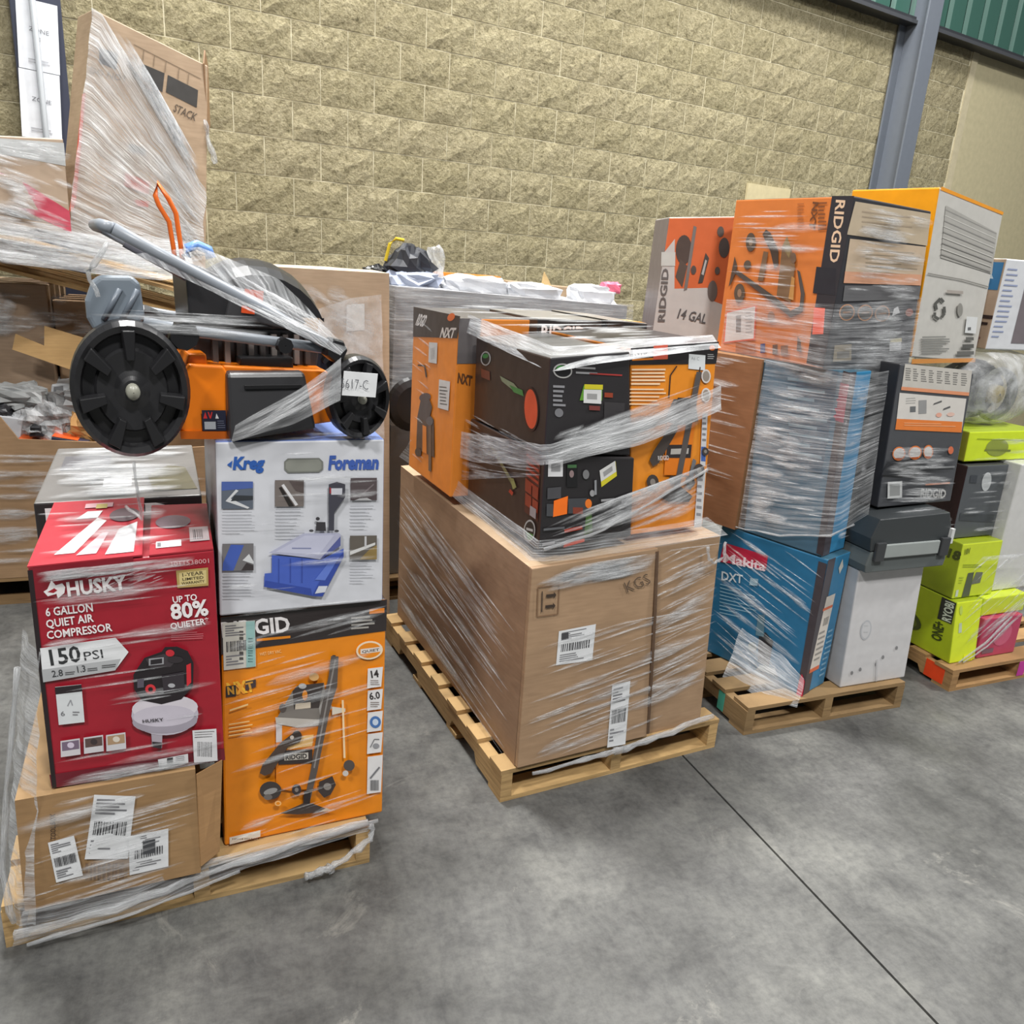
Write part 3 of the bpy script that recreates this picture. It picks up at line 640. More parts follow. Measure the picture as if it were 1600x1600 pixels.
p.poly([(425, 770), (530, 590), (560, 560), (720, 540), (750, 700), (720, 760), (560, 800)], GY); p.poly([(530, 590), (560, 558), (720, 540), (690, 690), (540, 700)], (64, 56, 54)); p.poly([(545, 700), (640, 690), (640, 655), (548, 665)], (214, 200, 180)); p.ell(605, 615, 16, 30, (226, 140, 40)); p.poly([(690, 690), (740, 570), (770, 690), (700, 750)], (168, 164, 160)); p.ell(660, 505, 30, 24, (216, 170, 110)); p.ell(590, 560, 24, 16, (176, 176, 176)); p.ell(470, 690, 22, 26, (90, 80, 76)); p.poly([(425, 745), (730, 760), (720, 790), (560, 806), (430, 785)], (190, 184, 176))
p.poly([(770, 680), (850, 690), (850, 710), (770, 730)], (214, 206, 190)); p.poly([(828, 640), (840, 640), (852, 990), (840, 990)], (244, 214, 170))
p.poly([(440, 945), (650, 935), (650, 1020), (445, 1030)], (56, 48, 46)); p.poly([(480, 965), (625, 955), (625, 995), (480, 1005)], (196, 190, 180)); p.text('RIDGID', (488, 1000), (618, 990), 28, (40, 36, 36), .03)
p.line([(770, 385), (790, 385)], 20, DK); p.poly([(762, 380), (808, 382), (800, 560), (760, 680), (680, 1070), (630, 1280), (596, 1275), (640, 1060), (710, 660), (748, 500)], (92, 84, 80)); p.line([(788, 400), (740, 640), (660, 1050)], 10, (140, 134, 130)); p.poly([(600, 1190), (640, 1190), (634, 1290), (592, 1288)], (44, 38, 38)); p.poly([(450, 1330), (590, 1268), (650, 1268), (730, 1300), (720, 1322), (560, 1336)], (70, 60, 56)); p.poly([(690, 1322), (770, 1312), (735, 1295)], (226, 200, 170))
p.poly([(330, 1080), (345, 1030), (450, 900), (540, 830), (580, 850), (575, 890), (500, 920), (400, 1080), (360, 1095)], (78, 64, 56)); p.ell(555, 856, 30, 36, (58, 48, 44)); p.ell(525, 862, 12, 12, (200, 190, 180))
p.ell(395, 1185, 66, 56, (64, 58, 56)); p.ell(395, 1190, 44, 18, (150, 148, 146), 16, -.3); p.ell(380, 1225, 26, 18, (110, 104, 100)); p.ell(553, 1180, 28, 34, DK); p.ell(553, 1180, 12, 14, (130, 122, 116)); p.poly([(690, 1130), (770, 1095), (792, 1150), (760, 1210), (720, 1230), (685, 1190)], (62, 54, 52)); p.ell(740, 1160, 24, 22, (140, 134, 128)); p.ell(872, 1030, 34, 34, (84, 76, 72)); p.ell(850, 1078, 18, 18, (206, 200, 194)); p.ell(440, 1262, 20, 16, (246, 190, 120)); p.ell(440, 1262, 12, 9, ORG)
p.done()
# opened carton flap between brown carton and orange box
bf = flap('flap', bx.o, [(.396, .0, .02), (.444, .03, .03), (.45, .1, .24), (.462, .02, .315), (.4, .0, .3)], .004, (170, 132, 90), CARD, 'torn open side flap')

rb = Carton('vacuum_box', FL, [(.12, .37, .445), (.52, .37, .445), (.52, .37, 1.03), (.12, .37, 1.03)], .6, dict(front=(44, 40, 40), left=(70, 66, 64), top=(112, 110, 108), right=(40, 38, 38)), 'black boxed vacuum wrapped in film behind the red box')
p = rb.face('front', [(0, 100), (100, 100), (100, 0), (0, 0)]); p.part('lettering'); p.text('RIDGID', (6, 12), (80, 12), 9, W_, .03); p.done()
p = rb.face('top', [(0, 100), (100, 100), (100, 0), (0, 0)]); p.part('printed_picture', 'olive patch'); p.poly([(70, 90), (98, 90), (92, 50), (80, 45), (66, 62)], (96, 92, 72)); p.part('tape_label'); p.rect(38, 62, 56, 80, (206, 206, 208)); p.part('printed_panel'); p.rect(8, 20, 40, 48, (96, 96, 100)); p.done()
# ------------------------------------------------------------------ centre pallet
CB = (166, 137, 108)
cb = Carton('cardboard_box', FC, [(.05, .012, .121), (.812, .012, .121), (.775, .012, .852), (.05, .012, .82)], 1.22, dict(front=CB, left=(152, 124, 99), top=(190, 164, 134)), 'largest brown cardboard carton, on the middle pallet below the black boxes', mat=CARD, bulge=.014)  # top colour made paler for the light caught by the film
# overlapping front panel of the carton
pv = [(.0, -.022, .004), (.51, -.022, .008), (.455, -.022, .72), (-.002, -.022, .702)]
mb = MB(); th = .008; mb.hexa([pv[0], pv[1], (pv[1][0], th - .01, pv[1][2]), (pv[0][0], th - .01, pv[0][2]), pv[3], pv[2], (pv[2][0], th - .01, pv[2][2]), (pv[3][0], th - .01, pv[3][2])], [CB] * 6)
op = mb.build('overlap_panel', CARD, cb.o, bevel=.003)
q2 = crop(590, 780, 2.857)
p = Panel(op, pv, q2((807, 1200), (996, 1155), (1010, 853), (830, 888)))
label_sticker(p, 'shipping_label', [(790, 562), (940, 530), (925, 690), (778, 712)]); p.rect(800, 572, 828, 598, (70, 70, 74), -5)
label_sticker(p, 'shipping_label', [(1008, 808), (1085, 788), (1064, 1105), (986, 1118)])
p.part('printed_marks', 'this way up arrows'); p.line([(706, 380), (790, 368), (784, 488), (702, 500), (706, 380)], 4, (126, 96, 70)); DKB = (60, 48, 40)
p.poly([(738, 408), (768, 404), (768, 416), (738, 420)], DKB); p.poly([(768, 396), (768, 424), (778, 408)], DKB); p.poly([(734, 452), (764, 448), (764, 460), (734, 464)], DKB); p.poly([(764, 440), (764, 468), (774, 452)], DKB); p.line([(722, 395), (720, 480)], 4, DKB)
p.part('lettering', 'scribbled marker on the carton'); p.text('KGS', (1068, 392), (1168, 350), 44, (92, 76, 62), -.01); p.done()
mb = MB(); mb.tube([(.452, -.02, .71), (.47, -.026, .5), (.492, -.024, .25), (.512, -.02, .02)], .007, (96, 74, 56), 6); mb.build('panel_edge_shadow', CARD, cb.o)  # dark brown tube stands in for the shadow line along the panel's edge

KB = (40, 38, 40); KB2 = (52, 44, 42)
bl = Carton('trimmer_box', FC, [(.09, .035, .862), (.425, .035, .872), (.405, .035, 1.135), (.088, .035, 1.155)], .56, dict(front=KB, left=(62, 44, 38), top=(60, 58, 60)), 'lower black boxed power tool with orange sticker on the big carton')
qc = crop(600, 440, 2.963)
p = bl.face('front', qc((841, 852), (990, 826), (1000, 715), (850, 710)))
p.part('barcode_label'); p.rect(758, 815, 842, 890, (214, 214, 216), 0); p.rect(775, 832, 828, 868, (150, 150, 152))
p.part('barcode_label', 'white label with yellow edge'); p.poly([(1030, 870), (1102, 828), (1106, 888), (1036, 935)], (206, 196, 50)); p.poly([(1028, 865), (1100, 825), (1104, 870), (1034, 912)], (208, 208, 206)); p.poly([(1044, 872), (1086, 846), (1088, 866), (1048, 892)], (150, 150, 150))
p.part('price_sticker', 'bright orange square sticker'); p.poly([(790, 1068), (866, 1052), (870, 974), (794, 996)], (244, 116, 30))
p.part('printed_picture'); p.rect(862, 835, 918, 935, (24, 24, 26)); p.rect(866, 838, 914, 852, (70, 110, 70)); p.ell(888, 878, 12, 16, (140, 120, 120)); p.rect(755, 940, 832, 990, (74, 74, 78), -6); p.rect(752, 1010, 790, 1065, (70, 72, 76)); p.rect(870, 985, 965, 1050, (66, 68, 72), -4); p.rect(895, 1022, 945, 1050, (130, 60, 44)); p.ell(972, 1005, 16, 20, (230, 120, 40)); p.poly([(950, 1140), (990, 1125), (986, 1040), (960, 1050)], (76, 110, 52)); p.poly([(850, 1120), (940, 1100), (942, 1115), (852, 1135)], (170, 60, 40)); p.ell(960, 880, 16, 20, (120, 120, 122)); p.ell(990, 960, 12, 14, (150, 150, 152)); p.rect(1120, 975, 1150, 1010, (120, 120, 124)); p.rect(1092, 1030, 1150, 1068, (104, 106, 108)); p.poly([(730, 1200), (800, 1185), (800, 1172), (730, 1186)], (150, 150, 154)); p.poly([(845, 1200), (950, 1168), (950, 1155), (850, 1180)], (200, 70, 40)); p.poly([(1000, 905), (1010, 903), (1010, 965), (1000, 967)], (140, 142, 146)); p.rect(1030, 985, 1090, 995, (150, 150, 152), -6); p.rect(735, 1120, 850, 1130, (96, 98, 102), -14); p.done()
p = bl.face('left', qc((705, 770), (841, 852), (850, 710), (720, 690)))
RB = (120, 52, 36)
p.part('printed_panel', 'rust red printed panel'); p.poly([(610, 1030), (705, 1080), (712, 800), (620, 770)], (88, 44, 34))
for k in range(5): p.poly([(622, 800 + k * 24), (704, 832 + k * 24), (704, 844 + k * 24), (622, 812 + k * 24)], (170, 66, 44))
for k in range(2):
    for j in range(2): p.poly([(616 + k * 48, 1000 - j * 58 + k * 22), (656 + k * 48, 1018 - j * 58 + k * 22), (658 + k * 48, 968 - j * 58 + k * 22), (618 + k * 48, 950 - j * 58 + k * 22)], (150, 62, 40))
p.part('printed_logo', 'round logo with green rim'); p.ell(650, 1118, 42, 52, (176, 176, 172), 24); p.ell(650, 1118, 34, 44, (44, 38, 36), 24); p.poly([(622, 1118), (680, 1138), (668, 1160), (640, 1158)], (84, 136, 66)); p.poly([(628, 1100), (676, 1112), (676, 1124), (628, 1112)], (180, 180, 176))
p.part('printed_picture', 'picture of a trimmer shaft'); p.poly([(430, 800), (450, 806), (565, 930), (552, 940)], (128, 122, 84)); p.poly([(530, 900), (545, 940), (566, 932), (550, 900)], (150, 150, 90)); p.poly([(520, 950), (540, 965), (548, 952), (530, 940)], (180, 60, 40)); p.part('barcode_label'); p.poly([(652, 1045), (696, 1066), (698, 1020), (655, 1003)], (158, 150, 150)); p.done()

bu = Carton('trimmer_box', FC, [(.09, .045, 1.16), (.395, .045, 1.14), (.352, .045, 1.46), (.085, .045, 1.44)], .53, dict(front=(46, 44, 46), left=(58, 46, 42), top=(92, 92, 92)), 'upper black boxed power tool with yellow edged label in the middle stack')
p = bu.face('front', qc((850, 705), (985, 700), (978, 545), (858, 558)))
p.part('printed_logo', 'round logo with green rim'); p.ell(815, 400, 40, 30, (168, 168, 166), 24); p.ell(815, 400, 34, 24, (30, 30, 32), 24); p.poly([(785, 395), (845, 388), (840, 378), (795, 380)], (60, 130, 60))
p.part('lettering'); p.lines(870, 380, 980, 420, 2, (150, 150, 152), .4, .3); p.lines(930, 402, 1100, 412, 1, (170, 60, 56), .6, .1); p.lines(775, 460, 828, 560, 5, (140, 140, 144), .5, .3); p.ell(800, 580, 18, 20, (120, 120, 124))
p.part('barcode_label', 'white label on yellow and green print'); p.poly([(888, 520), (990, 515), (990, 450), (905, 455)], (96, 150, 52)); p.poly([(908, 470), (992, 468), (992, 448), (908, 450)], (206, 196, 48)); p.poly([(905, 530), (986, 530), (986, 470), (905, 472)], (216, 216, 216)); p.rect(920, 488, 966, 512, (156, 156, 156)); p.part('printed_picture'); p.rect(1000, 480, 1040, 500, (150, 66, 44)); p.rect(1000, 520, 1100, 600, (60, 58, 60)); p.rect(930, 540, 980, 560, (120, 60, 56)); p.done()
p = bu.face('left', qc((720, 685), (850, 705), (858, 558), (735, 500)))
p.part('printed_logo', 'round logo with green rim'); p.ell(464, 325, 34, 44, (168, 168, 166), 24); p.ell(464, 325, 26, 36, (40, 42, 40), 24); p.ell(464, 310, 20, 14, (62, 130, 66)); p.part('printed_panel'); p.poly([(432, 440), (490, 460), (490, 405), (432, 385)], (110, 60, 48)); p.part('printed_picture', 'picture of a green tool with an orange disc'); p.poly([(550, 430), (620, 468), (660, 520), (610, 500), (560, 460)], (132, 140, 112)); p.poly([(600, 478), (660, 500), (665, 530), (620, 515)], (72, 130, 68)); p.ell(692, 590, 32, 108, (60, 34, 28), 24); p.ell(694, 588, 26, 96, (214, 84, 50), 24); p.done()

def vac_art(p, s=(lambda x, y: (x, y)), name='picture of a wet dry vacuum with hose and wand'):
    """generic vacuum picture drawn in a 100 x 160 field"""
    p.part('printed_picture', name); P_ = lambda L_: [s(*q) for q in L_]
    p.poly(P_([(30, 60), (72, 58), (70, 118), (34, 120)]), (222, 122, 30)); p.poly(P_([(26, 62), (36, 36), (68, 34), (76, 60), (50, 66)]), (96, 92, 92)); p.poly(P_([(38, 48), (62, 46), (64, 34), (42, 34)]), (54, 50, 50)); p.poly(P_([(34, 88), (70, 86), (70, 100), (34, 102)]), (52, 46, 46)); p.poly(P_([(40, 98), (66, 96), (66, 90), (40, 92)]), (180, 176, 170))
    p.poly(P_([(66, 2), (74, 2), (70, 40), (58, 132), (50, 132), (60, 50)]), (88, 82, 80)); p.poly(P_([(30, 142), (52, 130), (60, 130), (78, 138), (74, 144), (44, 146)]), (66, 60, 58)); p.poly(P_([(10, 106), (14, 96), (36, 66), (46, 62), (46, 72), (24, 108), (16, 112)]), (74, 66, 62))
    for x, y, r in ((18, 128, 9), (84, 112, 8), (46, 124, 5), (72, 124, 7), (90, 92, 5)): q = s(x, y); q2_ = s(x + r, y); rr_ = math.hypot(q2_[0] - q[0], q2_[1] - q[1]); p.ell(q[0], q[1], rr_, rr_ * 1.1, (68, 62, 60), 14); p.ell(q[0], q[1], rr_ * .45, rr_ * .5, (140, 134, 128), 10)

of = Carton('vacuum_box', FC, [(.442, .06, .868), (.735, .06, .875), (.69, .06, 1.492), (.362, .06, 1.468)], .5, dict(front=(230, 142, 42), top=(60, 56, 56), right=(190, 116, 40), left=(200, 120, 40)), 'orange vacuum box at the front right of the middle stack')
p = of.face('front', qc((990, 828), (1099, 804), (1120, 533), (978, 545)))
p.part('printed_band', 'black header band'); p.poly([(1118, 400), (1532, 388), (1545, 275), (1122, 312)], (44, 42, 44)); p.part('lettering'); p.text('RIDGID', (1135, 358), (1300, 345), 38, W_, .03); p.poly([(1130, 378), (1300, 368), (1300, 358), (1130, 368)], (226, 130, 40)); p.part('tape_label', 'red tape over the lettering'); p.poly([(1232, 372), (1302, 366), (1300, 292), (1232, 298)], (216, 98, 76)); p.part('printed_panel'); p.ell(1512, 308, 14, 14, (214, 110, 50)); p.lines(1490, 340, 1528, 370, 3, (170, 170, 170))
p.part('tag', 'small white paper tag'); p.poly([(1400, 415), (1478, 422), (1480, 346), (1402, 340)], (222, 226, 228)); p.text('A6 C', (1412, 370), (1450, 372), 16, (150, 152, 156), -.01)
p.part('small_print'); p.lines(1130, 420, 1310, 510, 5, (244, 214, 176), .5, .3, -4); p.lines(1125, 520, 1300, 610, 5, (244, 214, 176), .4, .4, -4)
p.part('printed_panel', 'dark curved line'); p.line([(1345, 402), (1315, 450), (1310, 560)], 6, (60, 44, 40)); p.line([(1455, 405), (1440, 560), (1420, 720)], 5, (70, 56, 50)); p.line([(1405, 730), (1400, 800), (1370, 820)], 4, (236, 200, 150))
p.part('printed_badge'); 
for y in (450, 540): p.ell(1482, y, 22, 34, (214, 210, 206), 18); p.ell(1482, y, 16, 26, (150, 140, 130), 18)
p.part('printed_icons', 'white icon strip'); p.poly([(1458, 850), (1482, 848), (1490, 622), (1466, 626)], (206, 206, 210)); p.poly([(1436, 1090), (1470, 1082), (1484, 868), (1450, 874)], (206, 206, 208)); p.rect(1462, 770, 1482, 830, (70, 104, 176)); p.lines(1466, 640, 1486, 760, 5, (130, 130, 134)); p.lines(1445, 900, 1474, 1060, 6, (140, 140, 144)); p.poly([(1398, 940), (1418, 950), (1440, 830), (1425, 822)], (110, 112, 116))
vac_art(p, lambda x, y: (1175 + x * 3.1 + (160 - y) * .35, 420 + y * 4.0)); p.text('RIDGID', (1262, 840), (1312, 834), 18, (206, 200, 196), .02); p.done()

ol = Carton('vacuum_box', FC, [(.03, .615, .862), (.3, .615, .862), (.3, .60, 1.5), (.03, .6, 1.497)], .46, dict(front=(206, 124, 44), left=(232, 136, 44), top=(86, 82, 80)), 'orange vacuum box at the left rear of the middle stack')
p = ol.face('left', qc((634, 715), (700, 772), (717, 500), (659, 467)))
p.part('printed_band', 'black header band'); p.poly([(165, 195), (340, 250), (352, 172), (175, 78)], (52, 44, 42)); p.part('lettering'); p.text('RIDGID', (178, 150), (212, 168), 40, W_, .03); p.text('NXT', (275, 228), (328, 245), 34, (214, 206, 200), .04); p.part('printed_panel'); p.ell(320, 165, 14, 14, (226, 110, 50))
p.part('barcode_label'); p.poly([(226, 318), (260, 332), (266, 248), (232, 236)], (206, 206, 206)); p.bars(238, 262, 256, 310, (120, 110, 104), 6); p.part('barcode_label'); p.poly([(258, 525), (302, 545), (312, 418), (268, 400)], (212, 210, 208)); p.lines(268, 430, 302, 520, 6, (140, 136, 132), .4, .3, 10)
p.part('printed_picture', 'picture of a vacuum with cord'); p.line([(180, 320), (210, 330), (215, 380)], 6, (60, 46, 42)); p.poly([(150, 720), (235, 770), (240, 580), (200, 520), (165, 560)], (84, 62, 50)); p.ell(205, 470, 26, 20, (84, 70, 74)); p.poly([(165, 560), (215, 590), (235, 520), (215, 450), (185, 480)], (76, 66, 66)); p.poly([(180, 740), (200, 750), (205, 610), (188, 600)], (226, 130, 40)); p.poly([(205, 840), (218, 846), (228, 600), (216, 590)], (110, 86, 70)); p.ell(222, 585, 16, 22, (96, 90, 92)); p.ell(160, 740, 16, 24, (70, 56, 52)); p.done()
p = ol.face('front', [(0, 100), (100, 100), (100, 0), (0, 0)]); p.part('printed_band'); p.rect(0, 0, 30, 24, (96, 92, 92)); p.part('lettering'); p.text('NXT', (2, 34), (22, 36), 5, (90, 60, 40), .04); p.done()

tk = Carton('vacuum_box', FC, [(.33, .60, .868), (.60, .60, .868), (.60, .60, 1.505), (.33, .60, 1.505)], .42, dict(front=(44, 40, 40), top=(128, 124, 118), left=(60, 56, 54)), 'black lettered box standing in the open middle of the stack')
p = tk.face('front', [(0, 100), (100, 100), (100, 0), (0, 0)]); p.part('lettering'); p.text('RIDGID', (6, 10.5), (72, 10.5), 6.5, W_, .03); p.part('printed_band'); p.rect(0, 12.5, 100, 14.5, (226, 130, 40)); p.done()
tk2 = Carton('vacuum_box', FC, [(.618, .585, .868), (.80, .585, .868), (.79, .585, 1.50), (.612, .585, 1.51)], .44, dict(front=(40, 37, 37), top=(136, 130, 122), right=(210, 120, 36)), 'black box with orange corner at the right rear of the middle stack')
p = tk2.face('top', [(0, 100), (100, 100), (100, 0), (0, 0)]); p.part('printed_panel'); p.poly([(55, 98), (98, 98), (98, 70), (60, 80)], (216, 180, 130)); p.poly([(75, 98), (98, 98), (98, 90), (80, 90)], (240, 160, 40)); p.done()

# ------------------------------------------------------------------ right pallet boxes
TEAL, TEAL2 = (38, 106, 146), (52, 128, 172)
ml = Carton('mitre_saw_box', FK, [(0, 0, .122), (.175, 0, .122), (.178, 0, .7), (0, .0, .7)], .475, dict(front=TEAL2, left=TEAL, top=(60, 100, 120)), 'teal blue power tool box with red brand panel, lowest on the right pallet')
qk = crop(1080, 820, 4.2105)
p = ml.face('left', qk((1108, 1028), (1252, 1088), (1283, 812), (1127, 815)))
p.part('printed_band', 'dark edge stripe'); p.poly([(690, 1120), (735, 1130), (850, 0), (790, 0)], (64, 60, 66)); p.part('printed_logo', 'red brand panel'); p.poly([(192, 235), (455, 190), (462, 88), (212, 95)], (176, 38, 66)); p.text('Makita', (212, 228), (452, 205), 62, (226, 206, 214), .03, .12)
p.part('lettering'); p.text('DXT', (205, 356), (330, 340), 58, (200, 214, 222), .02, .2); p.poly([(360, 340), (408, 330), (412, 278), (366, 284)], (140, 170, 186))
p.part('small_print'); p.lines(200, 385, 420, 610, 9, (132, 174, 196), .28, .6)
p.part('printed_picture', 'picture of a saw'); p.poly([(430, 900), (500, 920), (520, 720), (470, 660), (430, 700)], (40, 48, 56)); p.poly([(410, 700), (460, 700), (460, 530), (420, 540)], (92, 124, 140)); p.ell(470, 780, 44, 60, (44, 44, 48)); p.ell(395, 790, 26, 34, (150, 160, 160)); p.poly([(420, 960), (560, 990), (540, 930), (450, 920)], (196, 206, 212)); p.part('printed_band', 'red stripe'); p.poly([(690, 1120), (735, 1132), (745, 1000), (722, 940), (705, 1000)], (196, 40, 72)); p.done()
p = ml.face('front', [(0, 100), (100, 100), (100, 0), (0, 0)]); p.part('printed_band', 'dark edge stripe'); p.rect(0, 0, 32, 100, (74, 70, 76)); p.part('shipping_label', 'long white label with orange lines'); p.poly([(14, 84), (56, 84), (64, 28), (26, 28)], (216, 208, 198)); p.rect(20, 36, 62, 38, (220, 110, 70)); p.rect(14, 81, 56, 84, (220, 110, 70)); p.bars(34, 44, 56, 50, (140, 136, 130), 6); p.lines(24, 54, 56, 78, 6, (150, 146, 140)); p.part('small_print'); p.lines(66, 56, 98, 94, 9, (130, 176, 204), .4, .4); p.part('printed_logo', 'white diamond'); p.poly([(64, 14), (74, 9), (64, 3), (54, 9)], (206, 206, 196)); p.done()
mu = Carton('mitre_saw_box', FK, [(0, .03, .703), (.178, .03, .703), (.182, .06, 1.392), (.0, .06, 1.392)], .34, dict(front=TEAL2, left=(70, 104, 126), top=(60, 100, 120)), 'upper teal blue power tool box standing on end on the right pallet')
qt = crop(1080, 280, 3.2)
p = mu.face('left', qt((1160, 835), (1280, 840), (1322, 580), (1200, 575)))
p.part('printed_band', 'dark edge stripe'); p.poly([(620, 1780), (650, 1785), (785, 960), (755, 955)], (58, 54, 60)); p.part('printed_panel', 'grey blue printed panel'); p.poly([(470, 1400), (650, 1420), (735, 960), (560, 950)], (58, 86, 108)); p.part('lettering'); p.text('Makita', (745, 1172), (778, 1010), 36, (180, 60, 86), .03, .1); p.lines(500, 1010, 690, 1380, 9, (120, 148, 164), .35, .5); p.part('printed_logo', 'red brand panel'); p.poly([(716, 1172), (752, 1178), (778, 1012), (742, 1006)], (150, 64, 84)); p.done()
p = mu.face('front', [(0, 100), (100, 100), (100, 0), (0, 0)]); p.part('printed_band', 'dark edge stripe'); p.rect(0, 0, 34, 100, (74, 70, 76)); p.done()
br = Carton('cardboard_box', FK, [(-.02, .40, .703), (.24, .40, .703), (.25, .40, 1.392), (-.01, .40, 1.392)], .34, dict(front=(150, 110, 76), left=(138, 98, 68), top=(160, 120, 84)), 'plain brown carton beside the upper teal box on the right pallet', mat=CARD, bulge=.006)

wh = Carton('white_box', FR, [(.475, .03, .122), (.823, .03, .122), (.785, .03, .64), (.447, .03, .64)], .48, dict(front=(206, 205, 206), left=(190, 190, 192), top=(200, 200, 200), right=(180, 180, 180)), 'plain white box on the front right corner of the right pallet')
p = wh.face('front', qk((1320, 1074), (1414, 1055), (1440, 879), (1340, 890))); p.part('printed_marks', 'faint grey stamp'); p.ell(1155, 690, 34, 66, (184, 186, 190), 20, .15); p.ell(1155, 690, 26, 54, (202, 202, 204), 20, .15); p.rect(1140, 660, 1168, 666, (186, 188, 190)); p.rect(1140, 700, 1168, 706, (186, 188, 190))
for x, y in ((1130, 945), (1228, 910), (1268, 862), (1350, 800), (1078, 968)): p.ell(x, y, 8, 12, (130, 130, 132), 8)
p.part('tape_strip'); p.rect(1225, 880, 1235, 1020, (190, 190, 192), -4); p.done()

ca = empty('tool_case', FR.at(.44, -.01, .643)); tag(ca, 'grey and black plastic tool case lying on the white box', 'case')
mb = MB(); cs1 = [(0, 0), (.4, .0), (.405, .03), (.4, .085), (.008, .085), (-.006, .03)]; mb.prism(cs1, 0, .33, (92, 98, 98), .03); mb.build('lower_shell', PAINT, ca, bevel=.004)
mb = MB(); cs2 = [(.002, .088), (.4, .088), (.406, .14), (.37, .225), (.02, .215), (-.006, .14)]; mb.prism(cs2, .0, .33, (58, 62, 64), .03); mb.build('lid', PAINT, ca, bevel=.004)
mb = MB(); mb.box(.03, -.012, .06, .34, .0, .115, (150, 156, 154)); mb.build('front_bar', PAINT, ca, bevel=.004)
for x in (.015, .345):
    mb = MB(); mb.box(x, -.016, .05, x + .045, -.001, .125, (60, 62, 64)); mb.build('latch', PAINT, ca, bevel=.003)
mb = MB(); mb.box(.385, -.015, .1, .4, -.001, .16, (206, 208, 206)); o = mb.build('tag', MATTE, ca); o['label'] = 'small white tag'

bn = Carton('vacuum_box', FN, [(.06, 0, .872), (.47, 0, .872), (.428, 0, 1.392), (.022, 0, 1.425)], .32, dict(front=(78, 80, 84), left=(52, 52, 56), top=(60, 60, 62), right=(44, 40, 42)), 'dark grey box with three round badges on the tool case')
q3 = crop(1280, 540, 4.4462)
p = bn.face('front', q3((1375, 792), (1489, 790), (1522, 585), (1408, 565)))
p.part('shipping_label', 'white parts label with orange edge'); p.poly([(578, 290), (1042, 355), (1062, 180), (600, 112)], (198, 194, 186)); p.poly([(575, 292), (1040, 356), (1044, 332), (578, 268)], (222, 150, 112)); 
for k in range(8): p.lines(604 + k * 55, 140 + k * 8, 644 + k * 55, 232 + k * 8, 6, (128, 126, 122), .5, .4, 5)
p.part('shipping_label', 'white label with broad orange band'); p.poly([(540, 565), (995, 612), (1025, 375), (565, 310)], (214, 210, 204)); p.poly([(538, 566), (995, 614), (1000, 538), (548, 490)], (226, 128, 60)); p.lines(610, 350, 690, 400, 3, (170, 168, 164)); p.rect(640, 410, 680, 450, (110, 112, 114)); p.rect(700, 370, 755, 465, (150, 150, 150)); p.poly([(800, 408), (860, 390), (858, 378), (806, 396)], (96, 96, 96)); p.poly([(868, 448), (918, 432), (915, 420), (872, 436)], (96, 96, 96)); p.lines(600, 520, 960, 550, 2, (240, 170, 120), .4, .3, 30); p.ell(840, 480, 20, 16, (226, 170, 150)); p.ell(920, 480, 26, 14, (224, 190, 176))
for x, rx_ in ((565, 46), (678, 46), (768, 34)):
    p.part('printed_badge', 'white and orange round badge'); p.ell(x, 738, rx_, 50, (222, 124, 62), 22); p.ell(x, 738, rx_ * .84, 40, (206, 202, 198), 22); p.rect(x - rx_ * .5, 768, x + rx_ * .5, 780, (190, 90, 40))
p.part('printed_panel'); p.ell(920, 735, 18, 28, (206, 110, 76)); p.rect(750, 966, 915, 978, (206, 124, 80)); p.part('barcode_label'); p.rect(485, 935, 588, 1055, (200, 202, 202)); p.rect(500, 952, 572, 1038, (150, 152, 152)); p.part('lettering'); p.text('RIDGID', (715, 1060), (885, 1080), 60, (190, 190, 188), .03); p.part('printed_panel', 'dark printed shapes'); p.poly([(440, 880), (700, 910), (720, 820), (480, 790)], (46, 48, 52)); p.rect(710, 845, 945, 858, (130, 132, 134), 4); p.done()

tb = Carton('vacuum_box', FT, [(.055, 0, 1.395), (.56, 0, 1.395), (.5, 0, 1.962), (.052, 0, 1.974)], .535, dict(front=(56, 56, 60), left=(212, 122, 58), top=(70, 60, 50)), 'large orange and black vacuum box on top of the right stack')
p = tb.face('left', qt((1122, 530), (1287, 574), (1333, 306), (1149, 305)))
p.part('printed_band', 'black edge with sideways lettering'); p.poly([(580, 905), (665, 935), (815, 84), (700, 80)], (48, 46, 52)); p.text('RIDGID', (722, 100), (690, 412), 46, (222, 190, 160), .02)
p.part('printed_panel', 'black tape patch'); p.poly([(608, 560), (720, 580), (725, 445), (625, 430)], (40, 40, 48)); p.part('tape_label', 'red orange label'); p.poly([(608, 765), (664, 768), (672, 640), (615, 632)], (240, 104, 78))
p.part('lettering'); p.text('NXT', (604, 105), (585, 240), 28, (110, 66, 40), .03); p.lines(630, 110, 676, 260, 8, (130, 76, 44), .4, .4); p.lines(525, 110, 560, 240, 8, (180, 104, 54), .4, .4)
p.part('shipping_label', 'white label with red edge'); p.poly([(172, 770), (325, 768), (330, 598), (185, 622)], (228, 96, 60)); p.poly([(178, 765), (318, 760), (324, 604), (188, 626)], (220, 214, 212)); p.rect(232, 642, 256, 725, (120, 112, 112)); p.lines(278, 630, 312, 740, 7, (176, 170, 170))
p.part('printed_picture', 'picture of vacuum tools, hose and wand'); D2 = (92, 78, 66)
